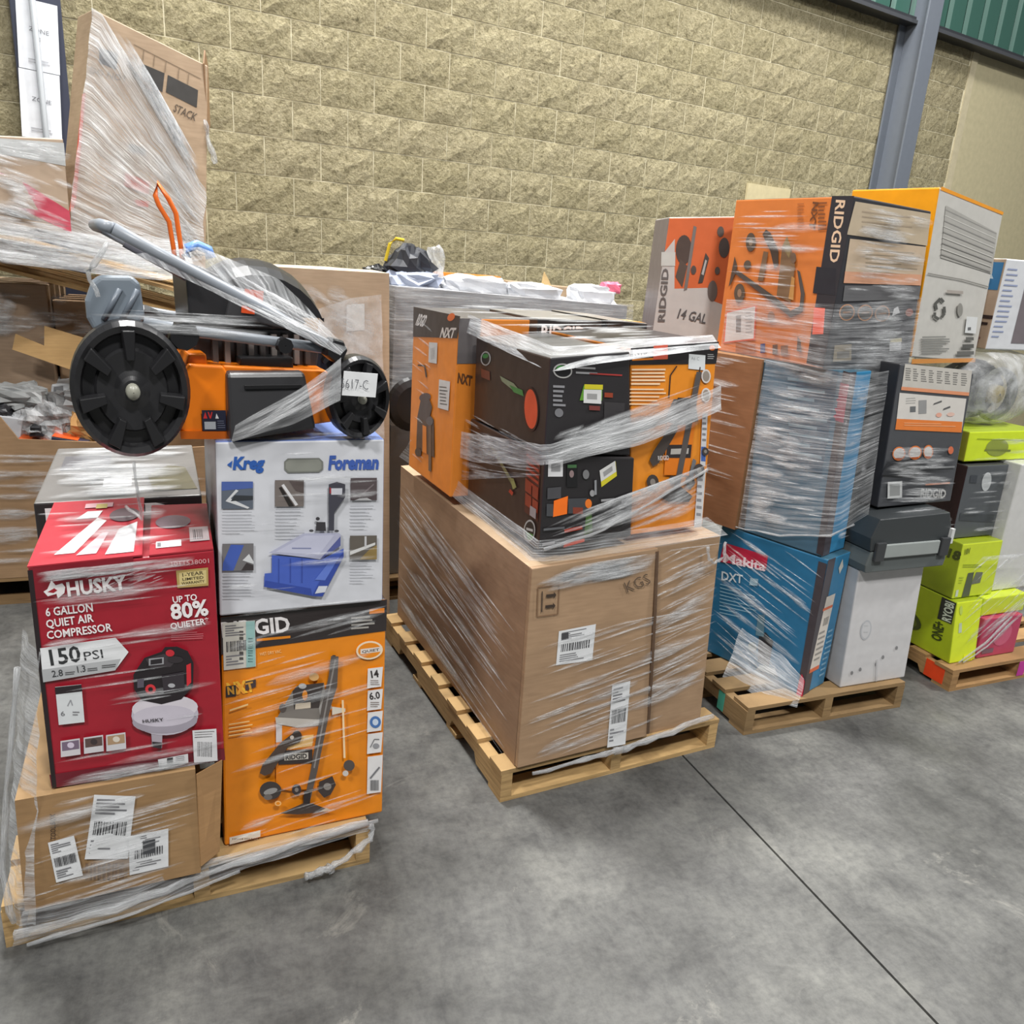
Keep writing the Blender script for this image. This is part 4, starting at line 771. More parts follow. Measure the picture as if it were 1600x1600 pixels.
p.ell(298, 290, 24, 46, D2, 16); p.ell(298, 290, 10, 18, (150, 130, 110), 12); p.poly([(355, 255), (372, 232), (395, 250), (435, 340), (435, 410), (415, 425), (395, 340)], (78, 64, 56)); p.poly([(335, 480), (362, 485), (385, 345), (362, 338)], (126, 98, 74)); p.ell(284, 400, 18, 22, D2); p.poly([(195, 500), (210, 420), (222, 355), (235, 400), (230, 430), (205, 490)], (84, 68, 58)); p.poly([(215, 430), (240, 425), (440, 580), (500, 640), (545, 620), (550, 560), (530, 440), (545, 450), (570, 560), (560, 650), (500, 672), (430, 610)], (82, 74, 70)); p.ell(248, 535, 26, 46, D2); p.ell(248, 535, 10, 20, (150, 120, 96)); p.poly([(430, 560), (455, 320), (480, 275), (500, 330), (520, 420), (500, 600)], (128, 100, 74)); p.poly([(455, 320), (478, 270), (500, 330), (490, 380)], (150, 130, 90)); p.ell(512, 380, 14, 26, (120, 96, 80)); p.ell(405, 660, 18, 24, (150, 96, 60)); p.poly([(490, 580), (515, 590), (520, 480), (505, 470)], (190, 140, 80))
p.part('printed_icons', 'row of printed icons'); p.poly([(235, 820), (330, 830), (330, 790), (235, 778)], (160, 92, 52)); p.rect(355, 790, 378, 835, (70, 80, 130)); p.rect(415, 800, 440, 848, (96, 62, 44)); p.rect(455, 808, 492, 856, (130, 84, 56)); p.poly([(535, 840), (560, 850), (555, 790), (540, 770)], (90, 60, 50)); p.done()
p = tb.face('front', qt((1287, 574), (1420, 590), (1455, 330), (1333, 306)))
p.part('shipping_label', 'pale instruction panel'); p.poly([(780, 255), (1180, 325), (1195, 172), (818, 108)], (190, 174, 150)); p.part('shipping_label', 'pale instruction panel with orange foot'); p.poly([(765, 485), (1150, 525), (1175, 330), (795, 275)], (196, 176, 152)); p.poly([(765, 487), (1150, 527), (1156, 470), (772, 430)], (212, 160, 130)); p.lines(870, 330, 1150, 430, 5, (160, 146, 126), .3, .4, 30); p.lines(850, 150, 1140, 240, 4, (168, 152, 132), .3, .4, 40)
p.part('printed_panel', 'broad grey band'); p.poly([(760, 580), (1140, 600), (1150, 530), (770, 500)], (104, 104, 106))
for x, y in ((780, 640), (868, 650), (952, 662)): p.part('printed_badge', 'tan ring badge'); p.ell(x, y, 38, 44, (186, 130, 88), 20); p.ell(x, y, 32, 38, (84, 78, 74), 20); p.rect(x - 20, y - 6, x + 20, y + 4, (150, 110, 80))
p.part('printed_panel', 'white flash'); p.poly([(1000, 680), (1040, 665), (1030, 630), (1010, 640)], (206, 206, 208)); p.ell(1088, 668, 20, 22, (150, 96, 84)); p.part('barcode_label'); p.poly([(706, 905), (795, 908), (798, 815), (716, 812)], (140, 128, 106)); p.rect(726, 850, 786, 890, (104, 98, 88)); p.part('barcode_label', 'small white sticker'); p.rect(990, 808, 1048, 832, (190, 180, 140)); p.rect(985, 830, 1045, 880, (206, 206, 208)); p.part('small_print'); p.lines(920, 710, 1100, 790, 4, (120, 122, 126), .3, .4); p.lines(820, 830, 960, 900, 4, (110, 112, 116), .3, .4); p.done()

FB = Frame(1.486, 3.188, 36)
wt = Carton('vacuum_box', FB, [(.054, 0, 1.43), (.565, 0, 1.40), (.515, 0, 2.007), (.002, 0, 2.05)], .36, dict(front=(202, 200, 194), left=(246, 164, 20), top=(240, 160, 40)), 'white sided box with bright yellow end at the top right', bevel=.006)
p = wt.face('front', qt((1426, 550), (1521, 570), (1568, 331), (1469, 292)))
p.part('printed_band', 'orange edge'); p.poly([(1105, 895), (1415, 925), (1418, 905), (1108, 872)], (214, 146, 76)); p.poly([(1245, 52), (1555, 180), (1560, 165), (1250, 36)], (240, 160, 50)); p.part('printed_panel', 'grey block of small print'); p.poly([(1245, 385), (1500, 480), (1525, 270), (1270, 128)], (176, 174, 168)); 
for k in range(9): p.line([(1268 - k * 3, 150 + k * 27), (1522 - k * 4, 275 + k * 24)], 5, (204, 202, 196) if k % 2 else (150, 148, 144))
p.part('printed_panel', 'fold crease'); p.line([(1180, 458), (1350, 500), (1480, 545)], 6, (142, 140, 134)); p.part('printed_logo', 'recycling arrows')
cx, cy = 1232, 638
p.line([(1222, 640), (1216, 610), (1240, 585), (1256, 605)], 14, (92, 92, 88)); p.line([(1258, 628), (1260, 660), (1246, 680)], 14, (92, 92, 88)); p.line([(1232, 688), (1210, 672), (1212, 652)], 14, (92, 92, 88))
p.part('printed_logo', 'grey oval mark'); p.ell(1335, 650, 14, 34, (150, 148, 142)); p.rect(1270, 545, 1350, 560, (176, 168, 160), 12); p.part('barcode_label', 'white sticker'); p.poly([(1358, 768), (1412, 778), (1422, 695), (1368, 686)], (224, 226, 226)); p.rect(1372, 742, 1388, 758, (110, 112, 114)); p.part('small_print'); p.lines(1150, 765, 1290, 850, 7, (142, 142, 138), .6, .3, 12); p.part('lettering'); p.rect(1362, 790, 1402, 806, (104, 104, 100), 5); p.rect(1345, 825, 1402, 845, (96, 96, 92), 5); p.rect(1318, 858, 1402, 876, (110, 110, 106), 8); p.done()

FO = Frame(.545, 3.47, 5)
bo = Carton('vacuum_box', FO, [(0, 0, 1.40), (.33, 0, 1.40), (.335, 0, 1.925), (.012, 0, 1.90)], .24, dict(front=(222, 112, 66), left=(120, 110, 110), top=(206, 206, 206)), 'orange and white vacuum box behind the top of the right stack')
qr = crop(1000, 270, 4.571)
p = bo.face('front', qr((1010, 548), (1122, 560), (1147, 340), (1030, 345)))
p.part('printed_panel', 'white lower panel'); p.poly([(40, 1270), (540, 1310), (545, 1010), (430, 960), (400, 865), (180, 870), (175, 500), (110, 600)], (204, 198, 194)); p.part('printed_picture', 'picture of a vacuum with hose and tools'); p.ell(235, 580, 52, 110, (88, 74, 68), 20); p.poly([(185, 780), (230, 860), (260, 700), (215, 650)], (96, 82, 74)); p.poly([(240, 890), (262, 880), (315, 410), (295, 400)], (130, 122, 118)); p.ell(480, 440, 24, 40, (104, 92, 86)); p.ell(508, 560, 38, 76, (92, 82, 78)); p.ell(302, 730, 18, 34, (92, 82, 78)); p.poly([(335, 830), (365, 825), (405, 640), (380, 600)], (84, 76, 72)); p.poly([(355, 760), (370, 770), (390, 660), (380, 650)], (190, 186, 184)); p.ell(435, 890, 34, 80, (116, 104, 98)); p.ell(465, 735, 18, 30, (104, 92, 86)); p.part('tape_label', 'white tab'); p.rect(92, 598, 180, 700, (206, 206, 200)); p.part('lettering'); p.text('RIDGID', (120, 1120), (140, 720), 40, (110, 104, 102), .03); p.text('14 GAL', (200, 1090), (390, 1140), 70, (96, 92, 92), .02); p.done()

# pale board behind the top of the right stack
mb = MB(); mb.box(0, 0, 0, .55, .02, .5, (196, 184, 146)); o = mb.build('pale_board', MATTE, mtx=FW.at(4.3, -.03, 1.95)); tag(o, 'pale cream board against the wall behind the right stack', 'board')
# ------------------------------------------------------------------ far right pallet
LIME, LIMED = (206, 222, 44), (150, 166, 30)
qg = crop(1400, 700, 4)
g1 = Carton('tool_box', FG, [(.03, .05, .107), (.19, .05, .107), (.19, .085, .39), (.03, .085, .39)], .55, dict(front=LIME, left=(168, 186, 34), top=LIMED), 'lower lime green tool box with sideways lettering on the far right pallet')
p = g1.face('left', qg((1420, 1012), (1480, 1042), (1495, 938), (1437, 915)))
p.part('printed_band', 'black lettering block'); p.poly([(318, 1092), (352, 1100), (378, 958), (345, 945)], (48, 50, 44)); p.text('RYOBI', (350, 1092), (372, 965), 20, (200, 210, 190), .03); p.text('ONE+', (312, 1240), (334, 1110), 24, (60, 70, 24), .04)
p.part('printed_picture', 'picture of a round fan'); p.ell(205, 1130, 58, 100, (78, 88, 40), 20, -.35); p.ell(212, 1135, 40, 76, (110, 122, 44), 20, -.35); p.ell(216, 1138, 16, 26, (60, 66, 40), 16); p.poly([(110, 1170), (170, 1180), (165, 1040), (140, 1010)], (92, 102, 48)); p.done()
p = g1.face('front', qg((1480, 1042), (1548, 1030), (1560, 930), (1495, 938)))
p.part('barcode_label'); p.poly([(402, 1150), (436, 1145), (434, 1080), (405, 1085)], (186, 200, 170)); p.ell(420, 1000, 16, 30, (186, 206, 90)); p.part('printed_band'); p.poly([(460, 1345), (560, 1325), (560, 1280), (470, 1290)], (226, 232, 30)); p.done()
g2 = Carton('tool_box', FG, [(.03, .115, .393), (.28, .115, .393), (.28, .125, .648), (.03, .125, .648)], .5, dict(front=(198, 214, 52), left=(140, 156, 28), top=LIMED), 'upper lime green tool box below the dark grey box on the far right pallet')
p = g2.face('front', qg((1495, 938), (1600, 930), (1600, 845), (1505, 850)))
p.part('printed_picture', 'picture of tools'); p.poly([(480, 940), (560, 930), (570, 770), (510, 775)], (84, 92, 70)); p.part('printed_picture', 'picture of tools'); p.poly([(560, 850), (650, 840), (660, 770), (590, 770)], (108, 112, 96)); p.part('small_print'); p.lines(445, 720, 640, 745, 2, (150, 168, 40), .4); p.lines(425, 800, 470, 850, 3, (170, 186, 50)); p.part('lettering'); p.text('18V', (445, 660), (500, 650), 30, (120, 132, 40), .04); p.part('barcode_label'); p.poly([(408, 935), (435, 932), (438, 885), (412, 888)], (196, 206, 190)); p.done()
p = g2.face('left', qg((1437, 915), (1495, 938), (1505, 850), (1450, 830))); p.part('lettering'); p.text('V18', (350, 690), (408, 700), 50, (66, 74, 24), .05); p.part('printed_picture'); p.ell(230, 770, 50, 60, (60, 62, 40), 16); p.done()
mg = Carton('tool_box', FG, [(.205, .055, .107), (.45, .055, .107), (.45, .06, .30), (.205, .06, .30)], .4, (182, 64, 96), 'dark pink box on the far right pallet beside the lime boxes')
p = mg.face('front', [(0, 100), (100, 100), (100, 0), (0, 0)]); p.part('printed_panel'); p.ell(55, 45, 24, 30, (196, 92, 120)); p.rect(10, 78, 40, 90, (120, 90, 104)); p.done()
ls = Carton('tool_box', FG, [(.205, .085, .303), (.48, .085, .303), (.48, .085, .39), (.205, .085, .39)], .4, (202, 218, 56), 'small lime green box lying on the dark pink box')
bk = Carton('tool_box', FG, [(.03, .185, .651), (.285, .185, .651), (.285, .19, .98), (.03, .19, .98)], .45, dict(front=(84, 88, 92), left=(50, 32, 32), top=(70, 70, 72)), 'dark grey box with pale oval mark on the far right pallet')
p = bk.face('front', qg((1505, 848), (1578, 838), (1588, 722), (1513, 728))); p.part('printed_logo', 'pale oval mark'); p.ell(604, 208, 34, 62, (186, 190, 192), 22); p.part('printed_panel'); p.rect(450, 420, 700, 470, (66, 70, 74)); p.part('printed_panel'); p.rect(480, 170, 530, 220, (64, 68, 74)); p.done()
p = bk.face('left', [(0, 100), (100, 100), (100, 0), (0, 0)]); p.part('lettering'); p.lines(72, 12, 92, 40, 3, (120, 110, 112), .5); p.done()
ww = Carton('white_box', FG, [(.295, .14, .393), (.60, .14, .393), (.60, .14, .99), (.295, .14, .99)], .4, (206, 206, 204), 'tall white box beside the dark grey box at the right edge')
lt = Carton('tool_box', FG, [(.03, .215, .992), (.48, .215, .992), (.48, .22, 1.122), (.03, .22, 1.122)], .42, dict(front=(204, 224, 48), left=(150, 150, 40), top=(180, 200, 60)), 'flat lime green box below the clear bag on the far right pallet')
qh = crop(1380, 380, 4.444)
p = lt.face('front', qh((1513, 728), (1600, 720), (1600, 668), (1515, 675))); p.part('printed_picture', 'picture of a grey tool'); p.ell(755, 1425, 60, 70, (140, 152, 66), 20); p.rect(690, 1440, 830, 1455, (120, 130, 60)); p.part('printed_panel'); p.rect(925, 1430, 980, 1485, (80, 84, 76)); p.rect(900, 1345, 978, 1395, (110, 118, 80)); p.line([(640, 1360), (978, 1362)], 6, (160, 180, 40)); p.done()
wg = Carton('white_box', FG, [(.12, .31, 1.46), (.55, .31, 1.46), (.55, .31, 1.83), (.12, .31, 1.83)], .4, dict(front=(214, 216, 220), left=(170, 146, 124), top=(222, 222, 222)), 'white box with blue corner print at the top right edge')
p = wg.face('left', [(0, 100), (100, 100), (100, 0), (0, 0)]); p.part('printed_logo', 'blue logo square'); p.rect(68, 4, 98, 34, (40, 108, 156)); p.poly([(76, 22), (90, 22), (84, 12)], (200, 214, 224)); p.part('printed_marks', 'dark stripes'); p.rect(55, 62, 100, 66, (50, 36, 34)); p.rect(55, 70, 96, 73, (50, 36, 34)); p.lines(60, 78, 94, 96, 4, (130, 96, 90), .5); p.done()
p = wg.face('front', [(0, 100), (100, 100), (100, 0), (0, 0)]); p.part('printed_picture', 'dark picture panel'); p.rect(34, 12, 100, 92, (120, 112, 116)); p.part('small_print'); p.lines(4, 10, 24, 90, 14, (150, 160, 190), .3, .5); p.done()
def crumple(mb, c, s, col, seed=0, n=10, amp=.25, sq=.0):
    """crumpled rounded lump"""
    vs_ = []; fs = []; M_ = n * 2
    for j in range(n + 1):
        th = math.pi * j / n
        for i in range(M_):
            ph = 2 * math.pi * i / M_
            d = Vector((math.sin(th) * math.cos(ph), math.sin(th) * math.sin(ph), math.cos(th)))
            if sq: d = Vector([math.copysign(abs(k) ** (1 - sq), k) for k in d])
            r = 1 + amp * noise.noise(d * 2.3 + Vector((seed * 3.1, seed, 0))) + amp * .6 * noise.noise(d * 6 + Vector((seed, 0, seed)))
            vs_.append((c[0] + d.x * s[0] * r, c[1] + d.y * s[1] * r, c[2] + d.z * s[2] * r))
    for j in range(n):
        for i in range(M_): fs.append((j * M_ + i, j * M_ + (i + 1) % M_, (j + 1) * M_ + (i + 1) % M_, (j + 1) * M_ + i))
    mb.add(vs_, fs, col)
def lump(name, frame, c, s, col, mat, label, cat, seed=0, n=10, amp=.25, sq=0, uvs=False, parent=None, smooth=False):
    mb = MB(); crumple(mb, (0, 0, 0), s, col, seed, n, amp, sq)
    if uvs: mb.uv = {i: (v[0] * 1.5 + v[1], v[2]) for i, v in enumerate(mb.v)}
    o = mb.build(name, mat, smooth=smooth, mtx=frame.at(*c)); 
    if label: tag(o, label, cat)
    return o
o = lump('fan_unit', FG, (.28, .47, 1.265), (.16, .12, .13), (70, 72, 70), PAINT, 'grey round machine inside the clear bag on the far right pallet', 'machine', 3, 10, .12, 0)
mb = MB(); mb.lathe([(.11, -.02), (.12, 0), (.11, .02), (.09, .02), (.085, 0), (.09, -.02), (.11, -.02)], (0, -.14, 0), (120, 122, 118), 24); mb.build('guard_ring', PAINT, o)
mb = MB(); mb.lathe([(.005, -.03), (.04, -.02), (.045, .02)], (0, -.13, 0), (160, 140, 60), 16); o2 = mb.build('hub', PAINT, o); o2['label'] = 'yellowish hub'
o = lump('plastic_bag', FG, (.26, .45, 1.29), (.235, .2, .162), (200, 204, 206), FILM_B, 'clear plastic bag bulging above the flat lime box', 'bag', 5, 12, .12, .45, True, smooth=True)

# ------------------------------------------------------------------ background left: bin, raised pallet, tall carton
pallet(FGA, -.2, .0, 1.2, 1.0, .13, 'wooden pallet under the open cardboard bin at the left edge', (150, 120, 82))
def open_bin(name, frame, x0, y0, z0, w, d, h, col, label, th=.012, cuts=None):
    r = empty(name, frame.at(x0, y0, z0)); tag(r, label, 'bin')
    for nm, a in (('front_wall', (0, 0, w, th)), ('back_wall', (0, d - th, w, d)), ('side_wall', (0, th, th, d - th)), ('side_wall', (w - th, th, w, d - th))):
        mb = MB(); hh = h if nm != 'front_wall' or not cuts else None
        if hh is None:
            n = len(cuts); top = [(x * w, zz) for x, zz in cuts]; poly = [(0, 0), (w, 0)] + top[::-1]
            mb.prism(poly, 0, th, col)
        else: mb.box(a[0], a[1], 0, a[2], a[3], h, col)
        mb.build(nm, CARD, r)
    mb = MB(); mb.box(th, th, 0, w - th, d - th, .01, col); mb.build('bottom', CARD, r)
    return r
open_bin('cardboard_bin', FGA, -.2, .0, .132, 1.2, .95, .78, (158, 128, 96), 'open brown cardboard bin full of mixed goods at the left edge', cuts=[(0, .78), (.25, .76), (.3, .66), (.6, .64), (.72, .6), (1, .62)])
# goods in the bin
for (nm, c, s, col, mt, lb, cat, sd, sq) in (
    ('plastic_bag', (.22, .22, .83), (.13, .12, .09), (200, 208, 222), FILM_B, 'crumpled clear plastic bag in the bin at the left edge', 'bag', 2, 0),
    ('crumpled_paper', (.44, .2, .80), (.1, .1, .09), (172, 128, 74), CARD, 'crumpled brown packing paper in the bin', 'paper', 4, 0),
    ('black_pouch', (.02, .2, .86), (.09, .08, .06), (50, 50, 54), PAINT, 'black pouch among the goods in the left bin', 'pouch', 6, .4),
    ('silver_pouch', (.12, .24, .95), (.12, .07, .05), (150, 152, 152), PAINT, 'silver pouch behind the clear bag in the left bin', 'pouch', 8, .4),
    ('grey_pouch', (.38, .27, .91), (.12, .08, .06), (112, 112, 112), PAINT, 'grey packet at the back of the left bin', 'pouch', 9, .5)):
    lump(nm, FGA, c, s, col, mt, lb, cat, sd, 12, .45, sq, True)
for (nm, pts, dp, col, lb) in (('small_box', [(.26, .06, .70), (.42, .06, .68), (.43, .06, .76), (.28, .06, .79)], .12, (46, 52, 76), 'small dark blue box with orange lid in the left bin'),
                               ('small_box', [(.13, .08, .73), (.25, .08, .70), (.25, .08, .75), (.14, .08, .78)], .1, (214, 96, 44), 'small orange red box in the left bin'),
                               ('small_box', [(.03, .12, .78), (.14, .12, .76), (.16, .12, .86), (.04, .12, .88)], .1, (190, 192, 196), 'small white and grey box in the left bin')):
    c_ = Carton(nm, FGA, pts, dp, col, lb)
    if col[0] == 46: pp = c_.face('top', [(0, 100), (100, 100), (100, 0), (0, 0)]); pp.part('lid', 'orange lid'); pp.rect(0, 10, 70, 100, (226, 92, 36)); pp.done()
rj = random.Random(5)
for k, (x, y, z, w, h, col, lb) in enumerate(((-.02, .16, .80, .1, .05, (206, 208, 210), 'flat white blister pack leaning at the left edge of the bin'), (.06, .24, .90, .14, .03, (60, 74, 120), 'dark blue flat pack behind the clear bag in the bin'), (.24, .34, .93, .13, .05, (176, 178, 180), 'pale grey flat box in the middle of the bin'), (.36, .3, .89, .1, .04, (214, 150, 130), 'pale pink flat pack beside the brown paper in the bin'), (.02, .4, .99, .16, .04, (70, 70, 72), 'dark grey flat box at the back of the bin'), (.44, .36, .92, .12, .06, (186, 150, 110), 'small tan carton beside the brown paper in the bin'), (.18, .1, .78, .06, .05, (40, 40, 44), 'small black packet at the front of the bin'))):
    t_ = rj.uniform(-.03, .03); c_ = Carton('small_box', FGA, [(x, y, z), (x + w, y, z + t_), (x + w - .01, y, z + t_ + h), (x + .01, y, z + h)], .1, col, lb, bshift=(0, rj.uniform(-.01, .03)))
    p_ = c_.face('front', [(0, 100), (100, 100), (100, 0), (0, 0)]); p_.part('printed_panel'); p_.rect(10, 20, 45, 80, tuple(int(v * .6) for v in col)); p_.done()
# cartons behind, carrying the raised pallet
Carton('cardboard_box', FGA, [(-.15, .35, .142), (.27, .35, .142), (.27, .35, 1.445), (-.15, .35, 1.445)], .5, (150, 128, 106), 'tall film wrapped carton at the left edge under the raised pallet', mat=CARD)
Carton('cardboard_box', FGA, [(.28, .4, .142), (.62, .4, .142), (.62, .4, 1.375), (.28, .4, 1.375)], .45, (160, 132, 102), 'tall carton standing in the bin under the raised pallet', mat=CARD)
mb = MB(); mb.prism([(.0, 0), (.34, -.13), (.33, .05), (.14, .11), (.13, .02), (.02, .07)], 0, .008, (196, 160, 108)); o = mb.build('torn_flap', CARD, mtx=FGA.at(.13, .22, 1.16)); tag(o, 'torn tan cardboard flap hanging above the left bin', 'cardboard')
tl = Matrix.Rotation(math.radians(13), 4, 'Y')
pallet(FGA, .02, .18, 1.0, .85, .12, 'raised tilted wooden pallet carrying the tall carton', (186, 152, 104), z=1.532, tilt=tl)
mb = MB()
rs = Carton('wrapped_load', FU, [(-.42, -.2, 1.70), (-.03, -.12, 1.65), (-.02, -.1, 2.05), (-.42, -.18, 2.01)], .5, dict(front=(168, 148, 128), top=(190, 184, 176)), 'film wrapped low load with red stripe at the left edge', cat='box')
p = rs.face('front', [(0, 100), (100, 100), (100, 0), (0, 0)]); p.part('printed_band', 'faded red stripe'); p.poly([(0, 52), (100, 92), (100, 70), (60, 48), (0, 22)], (186, 70, 88)); p.part('printed_panel', 'pale upper band'); p.poly([(0, 14), (100, 26), (100, 4), (0, 2)], (176, 178, 178)); p.done()
TC = (176, 152, 126)
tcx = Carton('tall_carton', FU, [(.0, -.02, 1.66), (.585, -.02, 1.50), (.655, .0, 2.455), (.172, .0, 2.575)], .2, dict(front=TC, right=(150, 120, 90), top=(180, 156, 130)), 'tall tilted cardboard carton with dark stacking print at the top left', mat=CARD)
qu = crop(0, 0, 4)
p = tcx.face('front', qu((106, 375), (312, 440), (322, 97), (147, 15)))
p.part('printed_picture', 'dark stacking diagram'); DG = (66, 64, 62)
p.poly([(880, 360), (1015, 415), (1000, 520), (880, 440)], DG); p.poly([(1035, 425), (1222, 515), (1212, 612), (1022, 520)], DG)
p.poly([(622, 265), (735, 300), (722, 388), (620, 350)], (84, 84, 88)); p.part('printed_marks'); p.line([(830, 255), (1240, 455)], 4, (130, 112, 92))
for x, y in ((890, 285), (955, 318), (1025, 352), (1105, 392), (1165, 422)): p.line([(x, y), (x - 8, y + 60)], 4, (130, 112, 92))
p.part('lettering'); p.text('STACK', (1062, 628), (1200, 690), 44, (96, 84, 72), .01); p.text('DO NOT', (560, 405), (780, 462), 34, (130, 118, 106), 0)
p.part('printed_logo'); p.poly([(790, 820), (890, 855), (890, 895), (790, 865)], (110, 104, 98)); p.part('printed_panel', 'red printed patch'); p.poly([(760, 1010), (915, 1070), (900, 1150), (750, 1100)], (196, 112, 98)); p.part('printed_panel', 'small red patch'); p.poly([(810, 1190), (905, 1200), (895, 1240), (830, 1235)], (200, 76, 50)); p.part('tape_strip', 'red tape along the edge'); p.poly([(430, 1300), (455, 1240), (535, 520), (515, 530), (440, 1150), (410, 1300)], (206, 92, 72)); p.done()
mb = MB(); mb.prism([(.0, 0), (.05, .05), (.06, .3), (.02, .36), (-.01, .3)], 0, .006, (150, 118, 86)); o = mb.build('flap', CARD, tcx.o); o.location = (.64, .02, .5); o.rotation_euler = (0, 0, .9); o['label'] = 'torn side flap'

# carton behind the mower
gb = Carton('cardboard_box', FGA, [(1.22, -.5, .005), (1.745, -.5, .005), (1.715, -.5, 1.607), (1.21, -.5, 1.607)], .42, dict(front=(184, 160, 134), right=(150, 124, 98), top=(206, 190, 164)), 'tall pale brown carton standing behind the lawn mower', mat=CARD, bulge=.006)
p = gb.face('front', qc := crop(600, 440, 2.963)((440, 690), (616, 690), (613, 425), (440, 415))); p.part('shipping_label', 'small white label'); a_ = crop(600, 440, 2.963); p.poly(a_((552, 462), (578, 462), (578, 444), (553, 444)), (216, 214, 210)); p.done()

# ------------------------------------------------------------------ background centre: wrapped load
pallet(FD, .1, .25, 1.3, .6, .12, 'wooden pallet under the grey wrapped load behind the middle stack', (160, 128, 86))
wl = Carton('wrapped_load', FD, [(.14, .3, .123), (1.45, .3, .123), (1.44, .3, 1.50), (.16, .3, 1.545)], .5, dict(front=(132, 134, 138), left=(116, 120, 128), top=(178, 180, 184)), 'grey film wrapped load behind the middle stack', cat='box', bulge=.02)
for c, s, sd, lb in (((.62, .45, 1.555), (.17, .1, .05), 1, 'white bubble wrap parcel on the grey load, near the orange box'), ((.92, .42, 1.535), (.16, .1, .05), 2, 'middle white plastic parcel on the grey load'), ((1.3, .45, 1.53), (.13, .1, .06), 3, 'white plastic parcel at the right end of the grey load'), ((.3, .48, 1.55), (.13, .1, .06), 4, 'grey blue plastic parcel below the black bag')):
    lump('plastic_parcel', FD, c, s, (206, 208, 212) if sd != 4 else (150, 158, 176), PAINT, lb, 'parcel', sd, 10, .3, .4, True)
o = lump('black_bag', FD, (.3, .52, 1.63), (.13, .1, .075), (52, 54, 60), PAINT, 'black plastic bag heaped on the grey load against the wall', 'bag', 11, 10, .35, 0)
for v in o.data.vertices:
    if v.co.z > 0: v.co.x *= max(.12, 1 - v.co.z * 7); v.co.z *= 1.5
mb = MB(); mb.tube([(-.12, 0, .02), (-.1, 0, .1), (-.07, 0, .125), (-.03, .0, .12)], .008, (196, 170, 40), 8); o2 = mb.build('handle', PAINT, o); o2['label'] = 'yellow handle'
o = lump('black_hose', FD, (.13, .52, 1.60), (.06, .05, .03), (24, 24, 26), PAINT, 'black lump left of the black bag on the grey load', 'hose', 13, 8, .4, 0)
o = lump('plastic_bag', FD, (.45, .56, 1.64), (.05, .03, .1), (220, 222, 224), FILM_B, 'clear plastic scrap sticking up beside the black bag', 'bag', 14, 8, .4, 0, True)
oc = Carton('orange_box', FD, [(.46, .62, 1.55), (.84, .62, 1.55), (.84, .62, 1.605), (.46, .62, 1.61)], .15, dict(front=(214, 206, 196), top=(232, 132, 36)), 'flat white box with orange top strip on the grey load')
p = oc.face('front', [(0, 100), (100, 100), (100, 0), (0, 0)]); p.part('printed_band', 'orange strip'); p.rect(0, 0, 100, 34, (236, 140, 40)); p.done()
mb = MB(); mb.prism([(0, 0), (.07, 0), (.045, .045), (.015, .085)], 0, .006, (206, 176, 124)); o = mb.build('card_flap', CARD, mtx=FD.at(1.02, .5, 1.56)); tag(o, 'small tan cardboard flap sticking up on the grey load', 'cardboard')
Carton('cardboard_box', FD, [(.86, .6, 1.50), (1.40, .6, 1.48), (1.40, .6, 1.565), (.86, .6, 1.59)], .15, (164, 140, 112), 'low brown carton lying along the back of the grey load', mat=CARD)
lump('pink_packet', FD, (1.40, .42, 1.585), (.055, .04, .03), (226, 112, 138), PAINT, 'pink packet at the right end of the grey load', 'packet', 15, 8, .25, .4)
# wheel of something in the dark gap
mb = MB(); mb.lathe([(.02, .0), (.09, .0), (.12, .01), (.13, .03), (.12, .05), (.02, .05)], (0, 0, 0), (28, 28, 30), 28); o = mb.build('loose_wheel', PAINT, smooth=False, mtx=FD.at(.22, .15, 1.02)); tag(o, 'black wheel in the dark gap behind the middle stack', 'wheel')
# ------------------------------------------------------------------ lawn mower
mw = empty('lawn_mower', FM.at(0, 0, 1.255)); tag(mw, 'orange and black walk behind lawn mower on top of the white box', 'lawn mower')
Z = lambda L_: [(x, z - 1.255) for x, z in L_]
MBK, MOR, MGY = (38, 38, 40), (236, 124, 16), (142, 148, 156)
def wheel(cx, cy, cz, R, xs, label, spokes=7, a0=math.pi / 2):
    mb = MB(); mb.lathe([(R * .3, -.022), (R * .58, -.024), (R * .62, -.010), (R * .8, -.008), (R * .84, -.026), (R * .93, -.03), (R, -.014), (R, .03), (R * .9, .04), (0.001, .04)], (0, 0, 0), MBK, 48, xs)
    mb.lathe([(0.001, -.03), (R * .16, -.03), (R * .22, -.026), (R * .3, -.022)], (0, 0, 0), MBK, 48, xs)
    w = mb.build('wheel', PAINT, mw, smooth=False); w.location = (cx, cy, cz); w['label'] = label
    for k in range(spokes):
        a = a0 + 2 * math.pi * k / spokes; mb = MB(); ca_, sa_ = math.cos(a), math.sin(a)
        def pt(r, t, y): return ((r * ca_ - t * sa_) * xs, y, r * sa_ + t * ca_)
        r0, r1, t0, t1 = R * .45, R * .87, R * .085, R * .13
        mb.hexa([pt(r0, -t0, -.022), pt(r0, t0, -.022), pt(r0, t0 * .7, -.042), pt(r0, -t0 * .7, -.042), pt(r1, -t1, -.012), pt(r1, t1, -.012), pt(r1, t1 * .8, -.042), pt(r1, -t1 * .8, -.042)], [(32, 32, 34)] * 6)
        mb.build('spoke', PAINT, w, bevel=.002)
    mb = MB(); mb.lathe([(.001, -.05), (R * .1, -.048), (R * .12, -.04), (R * .12, -.028), (R * .2, -.026)], (0, 0, 0), (150, 150, 138), 18, xs); o = mb.build('axle_bolt', PAINT, w, smooth=True); o['label'] = 'silver axle bolt'
    return w
wr = wheel(-.496, .0, .13, .144, .8, 'large black rear wheel')
